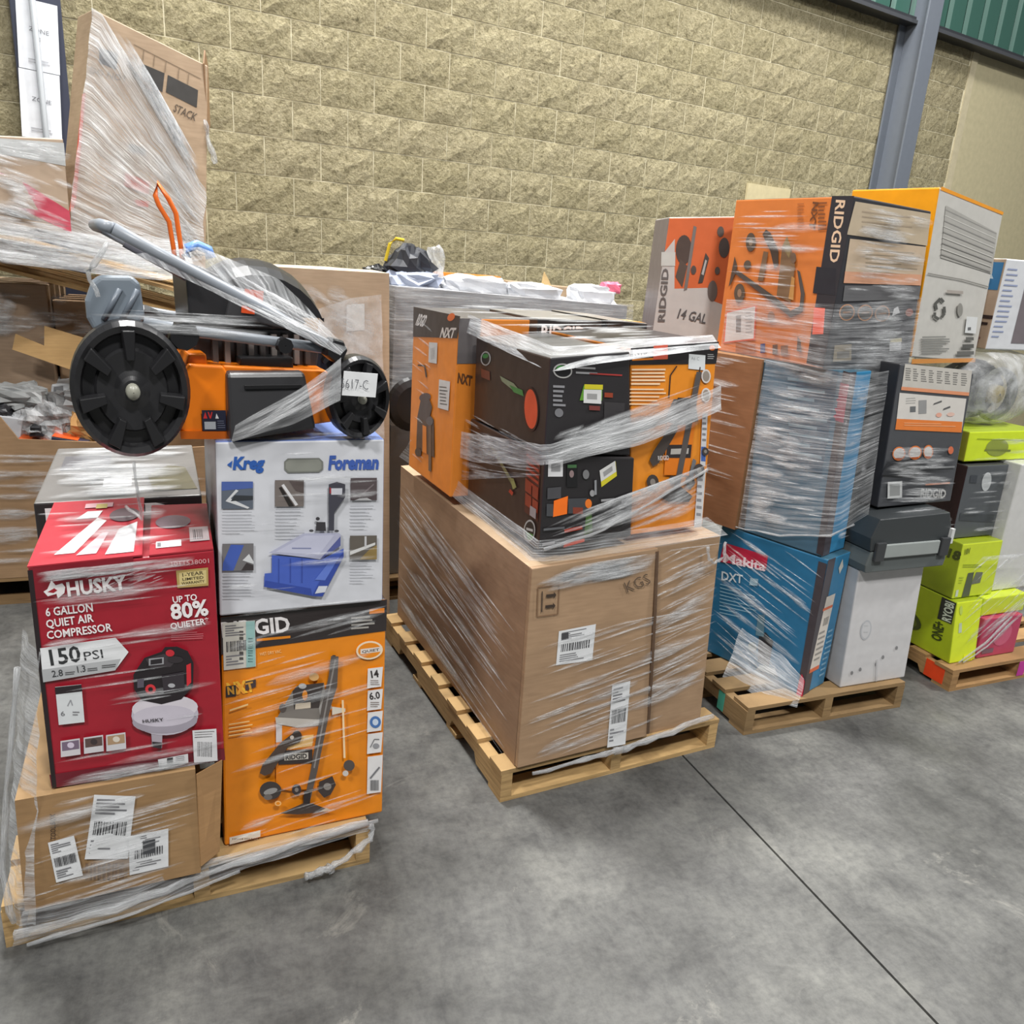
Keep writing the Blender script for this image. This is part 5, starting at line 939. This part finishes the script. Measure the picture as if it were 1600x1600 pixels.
wf = wheel(.0, .0, .102, .100, .76, 'small black front wheel', 7, .4)
wheel(-.44, .42, .13, .144, .8, 'large black rear wheel on the far side'); wheel(.0, .42, .102, .1, .76, 'small black front wheel on the far side')
tg = MB(); tg.box(-.068, -.062, .112, .014, -.06, .168, (222, 224, 226)); t_ = tg.build('tag', MATTE, wf); t_.location = (0, 0, -.102); t_['label'] = 'white paper tag with handwritten number'; t_.rotation_euler = (0, math.radians(5), 0)
p = Panel(mw, [(-.068, -.064, .112), (.014, -.064, .105), (.014, -.064, .161), (-.068, -.064, .168)], [(0, 100), (100, 100), (100, 0), (0, 0)])
p.text('5617-C', (8, 58), (88, 58), 40, (70, 72, 78), -.015)
# deck
mb = MB(); mb.prism(Z([(-.385, 1.268), (-.292, 1.262), (-.29, 1.41), (-.30, 1.425), (-.372, 1.43), (-.4, 1.38), (-.41, 1.29)]), .05, .42, MOR, .04); mb.build('rear_deck', PAINT, mw, bevel=.008)
mb = MB(); mb.prism(Z([(-.30, 1.262), (-.04, 1.285), (-.035, 1.38), (-.06, 1.412), (-.30, 1.425)]), .055, .42, MOR, .03); mb.build('front_deck', PAINT, mw, bevel=.008)
mb = MB(); mb.prism(Z([(-.378, 1.425), (-.33, 1.425), (-.332, 1.45), (-.37, 1.45)]), .07, .2, MOR, .05); mb.build('deck_bracket', PAINT, mw, bevel=.004)
mb = MB(); mb.hexa([(-.299, .0, .004), (-.1, -.0, .026), (-.105, .06, .03), (-.3, .06, .008), (-.296, .03, .155), (-.118, .03, .155), (-.12, .075, .162), (-.296, .075, .164)], [(46, 46, 48)] * 6); ch = mb.build('discharge_chute', PAINT, mw, bevel=.008)
mb = MB(); mb.box(-.26, .018, .122, -.13, .03, .13, (24, 24, 26)); mb.build('hinge_rod', PAINT, ch)
mb = MB(); mb.box(-.257, .08, .152, -.133, .2, .186, (40, 40, 42)); mb.build('battery_tray', PAINT, mw, bevel=.004)
mb = MB(); mb.prism(Z([(-.40, 1.262), (-.29, 1.256), (-.29, 1.275), (-.40, 1.28)]), .044, .06, (200, 96, 10)); mb.build('deck_skirt', PAINT, mw)
p = Panel(mw, [(-.352, .044, .024), (-.300, .044, .022), (-.300, .044, .07), (-.352, .044, .072)], [(0, 100), (100, 100), (100, 0), (0, 0)])
p.part('warning_sticker', 'dark sticker with red and white print'); p.rect(0, 0, 100, 100, (34, 36, 56)); p.poly([(5, 40), (14, 8), (22, 40)], (214, 50, 50)); p.line([(26, 8), (34, 40), (42, 8)], 5, (214, 50, 50)); p.poly([(55, 40), (60, 15), (70, 40)], (220, 220, 224)); p.rect(8, 55, 55, 92, (180, 184, 190)); p.lines(62, 50, 95, 92, 4, (96, 100, 120)); p.done()
# engine block and cover
mb = MB(); mb.prism(Z([(-.35, 1.43), (-.06, 1.40), (-.05, 1.47), (-.09, 1.50), (-.34, 1.505)]), .14, .36, (54, 50, 50), .03); eb = mb.build('engine_block', PAINT, mw, bevel=.006)
for k in range(9):
    mb = MB(); x = -.31 + k * .027; mb.box(x, .115, .165, x + .012, .15, .235, (116, 108, 104) if k % 2 else (70, 64, 62)); mb.build('cooling_fin', PAINT, eb)
mb = MB(); mb.prism(Z([(-.357, 1.505), (-.36, 1.625), (-.33, 1.64), (-.287, 1.62), (-.26, 1.56), (-.12, 1.525), (-.10, 1.50)]), .12, .36, (44, 44, 46), .04); mb.build('engine_shroud', PAINT, mw, bevel=.01)
mb = MB(); rows = 7; vs_ = []; fs = []; prof = [(-.30, 1.625), (-.25, 1.652), (-.214, 1.66), (-.17, 1.658), (-.138, 1.65), (-.10, 1.63), (-.075, 1.608), (-.055, 1.58), (-.043, 1.555)]
for j in range(rows):
    t = j / (rows - 1); y = .13 + .26 * t; dz = -.035 * (2 * t - 1) ** 2
    for x, z in prof: vs_.append((x, y, z - 1.255 + dz))
n_ = len(prof)
for j in range(rows - 1):
    for i in range(n_ - 1): fs.append((j * n_ + i, j * n_ + i + 1, (j + 1) * n_ + i + 1, (j + 1) * n_ + i))
base = len(vs_)
for j in (0, rows - 1):
    for x, z in prof: vs_.append((x, .13 + .26 * (j > 0), max(.275, z - 1.255 - .1)))
for i in range(n_ - 1): fs.append((i, i + 1, base + i + 1, base + i)); fs.append(((rows - 1) * n_ + i, (rows - 1) * n_ + i + 1, base + n_ + i + 1, base + n_ + i))
mb.add(vs_, fs, (36, 36, 38)); mb.build('engine_cover', PAINT, mw, smooth=False)
mb = MB(); mb.prism(Z([(-.28, 1.53), (-.13, 1.50), (-.09, 1.52), (-.15, 1.57), (-.26, 1.60)]), .11, .14, (64, 64, 66), .05); ec = mb.build('side_cover', PAINT, mw, bevel=.006)
p = Panel(ec, [(-.245, .108, .285), (-.195, .108, .28), (-.19, .108, .335), (-.24, .108, .34)], [(0, 100), (100, 100), (100, 0), (0, 0)]); p.part('decal', 'orange red decal'); p.rect(10, 0, 95, 45, (206, 84, 50)); p.rect(0, 70, 60, 100, (226, 86, 40)); p.done()
# handle bars
T1 = Z([(-.505, 1.706), (-.39, 1.646), (-.20, 1.55), (-.05, 1.468)])
for y, nm in ((.02, None), (.40, None)):
    mb = MB(); mb.tube([(x, y, z) for x, z in T1], .0125, MGY, 12); mb.build('upper_handle', PAINT, mw, smooth=True)
    mb = MB(); mb.tube([(x, y + .015, z) for x, z in Z([(-.46, 1.52), (-.36, 1.503), (-.07, 1.468)])], .0125, MGY, 12); mb.build('lower_handle', PAINT, mw, smooth=True)
    mb = MB(); c_ = (-.053, y, .213); mb.lathe([(.001, -.03), (.024, -.03), (.028, -.02), (.028, .02), (.001, .02)], c_, (30, 30, 32), 7); mb.build('clamp_knob', PAINT, mw)
mb = MB(); mb.tube([(-.505, .02, .451), (-.52, .03, .455), (-.525, .1, .457), (-.525, .32, .457), (-.52, .39, .455), (-.505, .40, .451)], .0125, MGY, 12); mb.build('handle_grip', PAINT, mw, smooth=True)
mb = MB(); mb.tube([(-.48, .1, .425), (-.40, .1, .382), (-.36, .1, .36)], .011, (96, 96, 104), 10); mb.build('control_bar', PAINT, mw, smooth=True)
mb = MB(); mb.lathe([(.001, -.02), (.03, -.02), (.034, 0), (.03, .02), (.001, .02)], (-.383, .03, .24), (28, 28, 30), 9); mb.build('clamp_knob', PAINT, mw)
mb = MB(); mb.lathe([(.001, -.02), (.018, -.02), (.018, .02), (.001, .02)], (-.17, .02, .222), (28, 28, 30), 8); mb.build('cable_clip', PAINT, mw)
# mulch plug and its ribs
mb = MB(); mb.prism(Z([(-.566, 1.56), (-.55, 1.60), (-.535, 1.612), (-.475, 1.614), (-.46, 1.60), (-.455, 1.53), (-.48, 1.49), (-.555, 1.50), (-.566, 1.525)]), .05, .09, (122, 132, 142), .06); pl = mb.build('mulch_plug', PAINT, mw, bevel=.006); pl['label'] = 'grey plastic plug with raised ribs'
for k in range(2):
    mb = MB(); x = -.535 + k * .034; mb.tube([(x, .048, .268), (x + .035, .048, .332)], .006, (104, 112, 122), 8); mb.build('rib', PAINT, pl, smooth=True)
# orange bail bar and blue strap
mb = MB(); mb.tube([(-.345, .25, .36), (-.35, .25, .43), (-.356, .25, .495), (-.37, .25, .525), (-.392, .25, .558), (-.398, .25, .53), (-.392, .25, .51), (-.372, .25, .475), (-.366, .25, .42), (-.362, .25, .36)], .0055, (224, 106, 34), 8); o = mb.build('bail_bar', PAINT, mw, smooth=True); o['label'] = 'thin orange bail bar'
mb = MB(); mb.tube([(-.34, .24, .40), (-.335, .24, .42), (-.315, .24, .428), (-.29, .24, .418), (-.285, .24, .40)], .012, (108, 150, 214), 10); o = mb.build('strap', PAINT, mw, smooth=True); o['label'] = 'light blue strap'
# ------------------------------------------------------------------ stretch film
def film_obj(name, frame, origin, label, cat='film', group=None):
    r = empty(name, frame.at(*origin)); tag(r, label, cat, group); return r
def sheet(par, rows, mat, name='film_sheet', nu=24, nv=8, amp=.004, seed=0, smooth=True):
    """ruled sheet between two polylines (bottom, top), creased a little"""
    def samp(pl, t):
        pl = [Vector(q) for q in pl]; L_ = [(b - a).length for a, b in zip(pl, pl[1:])]; tot = sum(L_); s = t * tot
        for a, b, l in zip(pl, pl[1:], L_):
            if s <= l + 1e-9: return a.lerp(b, s / max(l, 1e-9))
            s -= l
        return pl[-1]
    mb = MB(); ln = sum((Vector(b) - Vector(a)).length for a, b in zip(rows[0], rows[0][1:])); ht = (Vector(rows[1][0]) - Vector(rows[0][0])).length
    for j in range(nv + 1):
        for i in range(nu + 1):
            a = samp(rows[0], i / nu); b = samp(rows[1], i / nu); q = a.lerp(b, j / nv)
            q = q + Vector((noise.noise(q * 14 + Vector((seed, 0, 0))), noise.noise(q * 14 + Vector((0, seed, 3))), 0)) * amp
            mb.v.append(tuple(q)); mb.uv[len(mb.v) - 1] = (i / nu * ln + seed, j / nv * ht)
    for j in range(nv):
        for i in range(nu): a = j * (nu + 1) + i; mb.f.append((a, a + 1, a + nu + 2, a + nu + 1)); mb.c.append((220, 222, 224))
    return mb.build(name, mat, par, smooth=smooth, fix=False)
def streaks(par, quad, n, wid, length, name='film_creases', seed=0, tilt=0.0, curve=.0, mat=None):
    """pulled creases of the film: narrow ribbons lying over a quad (BL BR TR TL)"""
    q = [Vector(k) for k in quad]; nn = (q[1] - q[0]).cross(q[3] - q[0]).normalized(); rr = random.Random(seed); mb = MB(); fade = []
    W = (q[1] - q[0]).length; Hh = (q[3] - q[0]).length
    def P(u, v): return q[0].lerp(q[1], u).lerp(q[3].lerp(q[2], u), v)
    for k in range(n):
        l = length * rr.uniform(.3, 1.0) / W; u0 = rr.uniform(-.02, max(.0, 1 - l)); v0 = rr.random(); w = wid * (rr.uniform(.5, 1.6) if rr.random() < .8 else rr.uniform(2.5, 5)) / Hh; dv = tilt * l * W / Hh * rr.uniform(.8, 1.2)
        m_ = 5; o = len(mb.v)
        for i in range(m_ + 1):
            t = i / m_; u = min(1, u0 + l * t); v = v0 + dv * t + curve * math.sin(math.pi * t) * .1; v = min(max(v, 0), 1); ww = w * 1.9 * (.35 + .65 * math.sin(math.pi * t))
            for sg, hh in ((-1, .001), (0, .004), (1, .001)):
                fade.append((0 if sg else 1) * math.sin(math.pi * min(1, max(0, t))) ** .6)
                p_ = P(u, min(max(v + sg * ww / 2, 0), 1)) + nn * (hh + .0004 * (k % 5)); mb.v.append(tuple(p_)); mb.uv[len(mb.v) - 1] = (u * W + k, v * Hh + sg * ww * Hh)
        for i in range(m_):
            for s_ in range(2): a = o + i * 3 + s_; mb.f.append((a, a + 1, a + 4, a + 3)); mb.c.append((226, 228, 230))
    ob = mb.build(name, mat or FILM_S, par, smooth=True, fix=False); at_ = ob.data.attributes.new('Fade', 'FLOAT', 'POINT'); at_.data.foreach_set('value', fade); ob['kind'] = 'stuff'; return ob
def rope(par, pts, r, name='film_rope', seed=0, flat=1.0):
    """gathered film twisted into a rope"""
    mb = MB(); rr = random.Random(seed); P = [Vector(k) for k in pts]; fine = []
    for a, b in zip(P, P[1:]):
        for t in (0, .25, .5, .75): fine.append(a.lerp(b, t) + Vector((rr.uniform(-1, 1), rr.uniform(-1, 1), rr.uniform(-1, 1))) * r * .35)
    fine.append(P[-1]); mb.tube(fine, r, (224, 226, 228), 6, rs=[r * rr.uniform(.55, 1.15) for _ in fine]); n = 6
    mb.uv = {i: ((i // n) * .05, (i % n) * .03) for i in range(len(mb.v))}
    return mb.build(name, FILM_R, par, smooth=True)

# left pallet
f = film_obj('stretch_film', FL, (0, 0, .1), 'clear stretch film around the front left load with the red box'); Zf = lambda L_: [(x, y, z - .1) for x, y, z in L_]
streaks(f, Zf([(.05, -.05, .13), (.46, -.05, .13), (.46, -.05, .43), (.06, -.05, .43)]), 34, .005, .3, seed=1, tilt=.12)
streaks(f, Zf([(.52, .03, .13), (.96, .03, .13), (.96, .03, .8), (.53, .03, .8)]), 46, .0045, .25, seed=2, tilt=.16)
streaks(f, Zf([(.145, -.022, .44), (.53, -.022, .44), (.53, -.022, 1.0), (.15, -.022, 1.0)]), 22, .004, .3, seed=3, tilt=.02)
streaks(f, Zf([(.15, -.024, .967), (.5, -.024, .98), (.5, -.024, 1.004), (.15, -.024, .993)]), 26, .006, .16, seed=4, tilt=.02)
streaks(f, Zf([(.27, -.024, .93), (.42, -.024, .945), (.42, -.024, .99), (.25, -.024, .985)]), 22, .002, .05, seed=44, tilt=.3)
sheet(f, [Zf([(.02, -.03, .03), (.3, -.045, .06), (.55, -.02, .09), (.9, -.01, .12)]), Zf([(.06, -.045, .14), (.3, -.05, .14), (.5, -.01, .145), (.9, .0, .15)])], FILM_M, nu=24, nv=5, amp=.008, seed=13)
streaks(f, Zf([(.145, -.022, .445), (.53, -.022, .445), (.53, -.022, .475), (.145, -.022, .47)]), 12, .007, .2, seed=14)
streaks(f, Zf([(.54, .018, .82), (.945, .018, .82), (.945, .018, 1.25), (.545, .018, 1.25)]), 14, .003, .25, seed=5, tilt=.0)
rope(f, Zf([(.03, -.03, .055), (.25, -.045, .085), (.48, -.02, .11), (.7, -.015, .135), (.9, -.01, .15)]), .012, seed=1)
rope(f, Zf([(.05, -.04, .03), (.3, -.05, .06), (.55, -.02, .09)]), .006, seed=2)
rope(f, Zf([(.5, .0, .115), (.75, -.012, .125), (.93, -.006, .145)]), .007, seed=3)
rope(f, Zf([(.91, -.015, .15), (.905, -.03, .11), (.83, -.035, .065), (.77, -.03, .035), (.72, -.03, .03)]), .011, seed=4)
rope(f, Zf([(.73, -.035, .028), (.77, -.04, .05), (.8, -.03, .03)]), .012, seed=5)
sheet(f, [Zf([(-.0, .05, .06), (.03, -.03, .08), (.08, -.06, .1)]), Zf([(.1, .12, .8), (.135, .02, .8), (.15, -.02, .8)])], FILM_H, nu=8, nv=14, amp=.012, seed=3)
rope(f, Zf([(.03, -.035, .1), (.02, -.02, .25), (.05, .0, .45), (.1, .02, .75)]), .008, seed=6)
streaks(f, Zf([(.13, .38, 1.034), (.52, .38, 1.034), (.52, .93, 1.034), (.13, .93, 1.034)]), 46, .02, .28, seed=7)
streaks(f, Zf([(.15, -.01, 1.012), (.53, -.01, 1.022), (.53, .3, 1.04), (.15, .3, 1.05)]), 16, .01, .2, seed=8)
streaks(f, Zf([(.545, .03, 1.256), (.94, .03, 1.254), (.94, .1, 1.257), (.545, .1, 1.259)]), 10, .012, .25, seed=9)
rope(f, Zf([(.375, -.05, 1.235), (.377, -.03, 1.15), (.38, .03, 1.08), (.34, .2, 1.06)]), .004, seed=7)

# mower film
f = film_obj('stretch_film', FM, (0, 0, 1.3), 'clear stretch film pulled tight over the lawn mower handle and chute'); Zm = lambda L_: [(x, y, z - 1.3) for x, y, z in L_]
sheet(f, [Zm([(-.30, -.012, 1.262), (-.16, -.02, 1.30), (-.06, -.06, 1.36)]), Zm([(-.29, -.01, 1.30), (-.14, -.02, 1.385), (-.05, -.03, 1.455)])], FILM_M, nu=20, nv=6, amp=.004, seed=1)
streaks(f, Zm([(-.29, -.02, 1.262), (-.075, -.05, 1.375), (-.075, -.04, 1.42), (-.25, -.015, 1.30)]), 26, .005, .2, seed=11, tilt=.02)
sheet(f, [Zm([(-.47, .0, 1.66), (-.25, -.0, 1.555), (-.05, -.03, 1.46)]), Zm([(-.33, .1, 1.68), (-.16, .1, 1.62), (-.03, -.01, 1.475)])], FILM_D, nu=20, nv=6, amp=.004, seed=2)
streaks(f, Zm([(-.36, .0, 1.60), (-.05, -.02, 1.465), (-.03, .0, 1.50), (-.33, .1, 1.67)]), 30, .003, .3, seed=12)
streaks(f, Zm([(-.57, .02, 1.505), (-.2, .0, 1.49), (-.2, .0, 1.54), (-.57, .02, 1.55)]), 16, .004, .35, seed=13)
rope(f, Zm([(-.52, -.02, 1.68), (-.56, -.03, 1.62), (-.545, -.03, 1.575)]), .007, seed=9)

# middle pallet
f = film_obj('stretch_film', FC, (0, 0, .1), 'clear stretch film around the middle load, gathered in a bright band')
streaks(f, Zf([(.035, 1.22, .2), (.035, .02, .13), (.035, .02, .60), (.035, 1.22, .78)]), 90, .006, .75, seed=21, tilt=-.02)
streaks(f, Zf([(.05, -.014, .14), (.81, -.012, .14), (.79, -.012, .6), (.05, -.014, .6)]), 60, .006, .4, seed=22, tilt=.16)
streaks(f, Zf([(.5, -.004, .25), (.81, -.002, .25), (.78, -.002, .83), (.49, -.004, .83)]), 46, .005, .3, seed=23, tilt=.3)
streaks(f, Zf([(.05, -.014, .74), (.5, -.014, .76), (.5, -.014, .83), (.05, -.014, .815)]), 24, .012, .25, seed=24, tilt=.05)
sheet(f, [Zf([(.03, .95, .98), (.07, .5, 1.02), (.082, .03, 1.13), (.1, .02, 1.135), (.4, .01, 1.18), (.72, .03, 1.28)]), Zf([(.03, .95, 1.06), (.07, .5, 1.12), (.08, .03, 1.19), (.1, .02, 1.195), (.4, .01, 1.26), (.70, .03, 1.36)])], FILM_H, nu=40, nv=8, amp=.006, seed=4)
streaks(f, Zf([(.02, 1.1, .88), (.06, .62, .9), (.06, .6, 1.45), (.015, 1.0, 1.48)]), 24, .006, .3, seed=62, tilt=-.15)
streaks(f, Zf([(.075, .7, .90), (.08, .02, 1.1), (.08, .02, 1.2), (.075, .7, 1.2)]), 40, .006, .4, seed=25, tilt=-.1)
streaks(f, Zf([(.085, .025, 1.12), (.72, .04, 1.24), (.70, .04, 1.38), (.085, .025, 1.22)]), 60, .007, .35, seed=26, tilt=.02)
streaks(f, Zf([(.09, .02, .88), (.73, .045, .9), (.72, .045, 1.1), (.09, .02, .95)]), 34, .006, .45, seed=27, tilt=.08)
sheet(f, [Zf([(.06, .6, 1.45), (.08, .3, 1.42), (.085, .04, 1.40), (.22, .02, 1.425), (.45, .035, 1.45), (.69, .04, 1.475)]), Zf([(.07, .62, 1.51), (.1, .33, 1.485), (.12, .09, 1.465), (.24, .08, 1.475), (.45, .09, 1.495), (.69, .09, 1.51)])], FILM_H, nu=36, nv=5, amp=.006, seed=5)
sheet(f, [Zf([(.03, 1.2, .87), (.04, .6, .865), (.05, .0, .84), (.2, -.02, .84), (.5, -.02, .85), (.79, -.01, .86)]), Zf([(.03, 1.05, .98), (.06, .6, .92), (.085, .03, .895), (.2, .025, .895), (.5, .03, .9), (.74, .045, .91)])], FILM, nu=36, nv=6, amp=.006, seed=6)
rope(f, Zf([(.09, .0, .875), (.3, .0, .92), (.5, .02, 1.0), (.7, .035, 1.08)]), .005, seed=11)
rope(f, Zf([(.7, -.02, .83), (.705, -.03, .79), (.735, -.03, .77), (.765, -.03, .79), (.775, -.02, .84)]), .006, seed=12)
rope(f, Zf([(.42, -.02, .105), (.6, -.02, .125), (.85, -.012, .15)]), .012, seed=13)
rope(f, Zf([(.1, -.03, .105), (.3, -.028, .11), (.45, -.025, .115)]), .009, seed=14)
streaks(f, Zf([(.12, .1, 1.467), (.7, .1, 1.5), (.78, 1.0, 1.515), (.05, 1.0, 1.515)]), 30, .02, .3, seed=28)

# right pallet
f = film_obj('stretch_film', FK, (0, 0, .1), 'clear stretch film wound in many layers around the right load')
sheet(f, [Zf([(-.015, .39, .72), (-.012, .2, .745), (-.012, -.01, .80), (.0, -.02, .81), (.19, -.03, .86)]), Zf([(-.005, .39, 1.39), (-.005, .2, 1.39), (-.01, .02, 1.39), (.0, .01, 1.39), (.19, -.0, 1.40)])], FILM, nu=28, nv=14, amp=.004, seed=7)
streaks(f, Zf([(-.02, .39, .74), (-.018, -.01, .8), (-.012, .02, 1.38), (-.012, .39, 1.38)]), 28, .007, .3, seed=31)
streaks(f, Zf([(-.02, .39, .74), (-.018, .15, .78), (-.012, .15, 1.2), (-.012, .39, 1.2)]), 38, .008, .16, seed=61)
streaks(f, Zf([(-.01, .47, .16), (-.01, .0, .13), (-.01, .0, .7), (-.01, .47, .7)]), 46, .005, .4, seed=32, tilt=-.3)
streaks(f, Zf([(.0, -.012, .78), (.18, -.012, .78), (.185, .03, 1.38), (.0, .03, 1.38)]), 22, .005, .16, seed=33)
streaks(f, Zf([(-.012, .77, .72), (-.03, .41, .72), (-.02, .41, 1.38), (-.012, .75, 1.38)]), 24, .004, .3, seed=34)
rope(f, Zf([(-.02, .4, .715), (-.02, .2, .74), (-.02, .0, .8), (.1, -.025, .83)]), .005, seed=15)
sheet(f, [Zf([(-.1, .3, .1), (-.12, .1, .1), (-.06, -.02, .1)]), Zf([(-.01, .3, .3), (-.01, .1, .26), (-.008, -.005, .2)])], FILM_M, nu=10, nv=6, amp=.01, seed=8)
f2 = film_obj('stretch_film', FT, (0, 0, 1.3), 'clear stretch film on the orange and black box topping the right stack'); Zt = lambda L_: [(x, y, z - 1.3) for x, y, z in L_]
streaks(f2, Zt([(.04, .53, 1.42), (.04, .0, 1.40), (.04, .0, 1.93), (.04, .53, 1.93)]), 34, .005, .4, seed=35)
streaks(f2, Zt([(.055, -.012, 1.40), (.56, -.012, 1.40), (.51, -.012, 1.94), (.055, -.012, 1.95)]), 90, .006, .28, seed=36)
sheet(f2, [Zt([(.045, .5, 1.395), (.045, .0, 1.37), (.06, -.015, 1.37), (.3, -.018, 1.36), (.55, -.018, 1.36)]), Zt([(.043, .5, 1.60), (.043, .0, 1.62), (.06, -.012, 1.62), (.3, -.014, 1.64), (.53, -.014, 1.66)])], FILM, nu=28, nv=6, amp=.003, seed=9)
f3 = film_obj('stretch_film', FN, (0, 0, .6), 'clear stretch film across the tool case and dark box with round badges'); Zn = lambda L_: [(x, y, z - .6) for x, y, z in L_]
streaks(f3, Zn([(.03, -.012, .9), (.47, -.012, .87), (.45, -.012, 1.1), (.03, -.012, 1.12)]), 46, .006, .3, seed=37)
streaks(f3, Zn([(.0, -.06, .68), (.44, -.075, .68), (.45, -.06, .88), (.0, -.045, .88)]), 30, .006, .3, seed=38)
# far right pallet
f = film_obj('stretch_film', FG, (0, 0, .1), 'clear stretch film around the lime green boxes on the far right pallet')
streaks(f, Zf([(.03, .04, .12), (.5, .04, .12), (.5, .06, .6), (.03, .09, .6)]), 36, .006, .3, seed=41, tilt=.75)
rope(f, Zf([(.06, .03, .12), (.2, .03, .2), (.36, .05, .3)]), .006, seed=16)
rope(f, Zf([(.09, .03, .115), (.22, .03, .18), (.38, .05, .28)]), .004, seed=17)
streaks(f, Zf([(.03, .17, .65), (.5, .17, .65), (.5, .18, 1.1), (.03, .18, 1.1)]), 24, .008, .2, seed=42)
# raised load at the left
f = film_obj('stretch_film', FU, (0, 0, 1.6), 'cloudy stretch film draped over the tilted tall carton at the top left'); Zu = lambda L_: [(x, y, z - 1.6) for x, y, z in L_]
sheet(f, [Zu([(-.03, -.035, 1.62), (.2, -.04, 1.56), (.4, -.04, 1.56), (.56, -.045, 1.60)]), Zu([(.165, -.02, 2.575), (.20, -.02, 2.56), (.40, -.025, 2.24), (.60, -.03, 1.92)])], FILM_H, nu=20, nv=22, amp=.012, seed=10)
streaks(f, Zu([(.18, -.03, 2.54), (.59, -.04, 1.88), (.62, -.04, 1.96), (.26, -.03, 2.55)]), 34, .02, .4, seed=51)
streaks(f, Zu([(.4, -.045, 1.6), (.58, -.05, 1.62), (.6, -.04, 1.95), (.34, -.04, 2.2)]), 34, .02, .2, seed=52, tilt=-1.4)
sheet(f, [Zu([(-.45, -.22, 1.58), (-.2, -.18, 1.55), (.05, -.13, 1.52), (.35, -.1, 1.5), (.5, -.08, 1.52)]), Zu([(-.45, -.21, 1.74), (-.2, -.17, 1.71), (.05, -.12, 1.68), (.3, -.06, 1.69), (.5, -.06, 1.68)])], FILM_H, nu=24, nv=6, amp=.012, seed=11)
streaks(f, Zu([(-.44, -.23, 1.56), (.4, -.1, 1.5), (.4, -.08, 1.66), (-.44, -.22, 1.75)]), 60, .014, .4, seed=53, tilt=-.05)
streaks(f, Zu([(-.42, -.21, 1.75), (.0, -.13, 1.7), (.0, -.11, 2.04), (-.42, -.19, 2.0)]), 26, .012, .25, seed=54, tilt=-.2)
rope(f, Zu([(.62, .0, 2.22), (.64, -.01, 2.12), (.66, -.02, 2.04)]), .016, seed=20)
f = film_obj('stretch_film', FGA, (0, 0, .3), 'hazy stretch film on the cardboard bin and cartons at the left edge'); Zg = lambda L_: [(x, y, z - .3) for x, y, z in L_]
streaks(f, Zg([(-.2, -.015, .2), (1.0, -.015, .2), (1.0, -.015, .7), (-.2, -.015, .74)]), 46, .012, .4, seed=55)
streaks(f, Zg([(-.1, .33, 1.2), (.6, .37, 1.2), (.6, .37, 1.42), (-.1, .33, 1.45)]), 22, .03, .2, seed=56, tilt=.0)
f = film_obj('stretch_film', FGA, (1.2, -.52, .6), 'cloudy stretch film on the pale carton behind the mower')
sheet(f, [[(.2, -.004, .3), (.35, -.008, .3), (.5, -.004, .3)], [(.22, -.004, .85), (.35, -.008, .9), (.48, -.004, .92)]], FILM_B, nu=10, nv=14, amp=.008, seed=14)
streaks(f, [(.05, .0, .3), (.5, .0, .3), (.5, .0, .95), (.05, .0, .95)], 40, .02, .15, seed=57, tilt=-.6)
f = film_obj('stretch_film', FD, (.1, .27, .6), 'bright stretch film over the grey load behind the middle stack')
sheet(f, [[(.03, .3, .3), (.035, .0, .3), (.4, .0, .3), (1.0, .0, .3), (1.36, .0, .3)], [(.04, .3, .955), (.05, -.0, .945), (.4, .0, .94), (1.0, .0, .92), (1.36, .0, .91)]], FILM_M, nu=36, nv=10, amp=.012, seed=12)
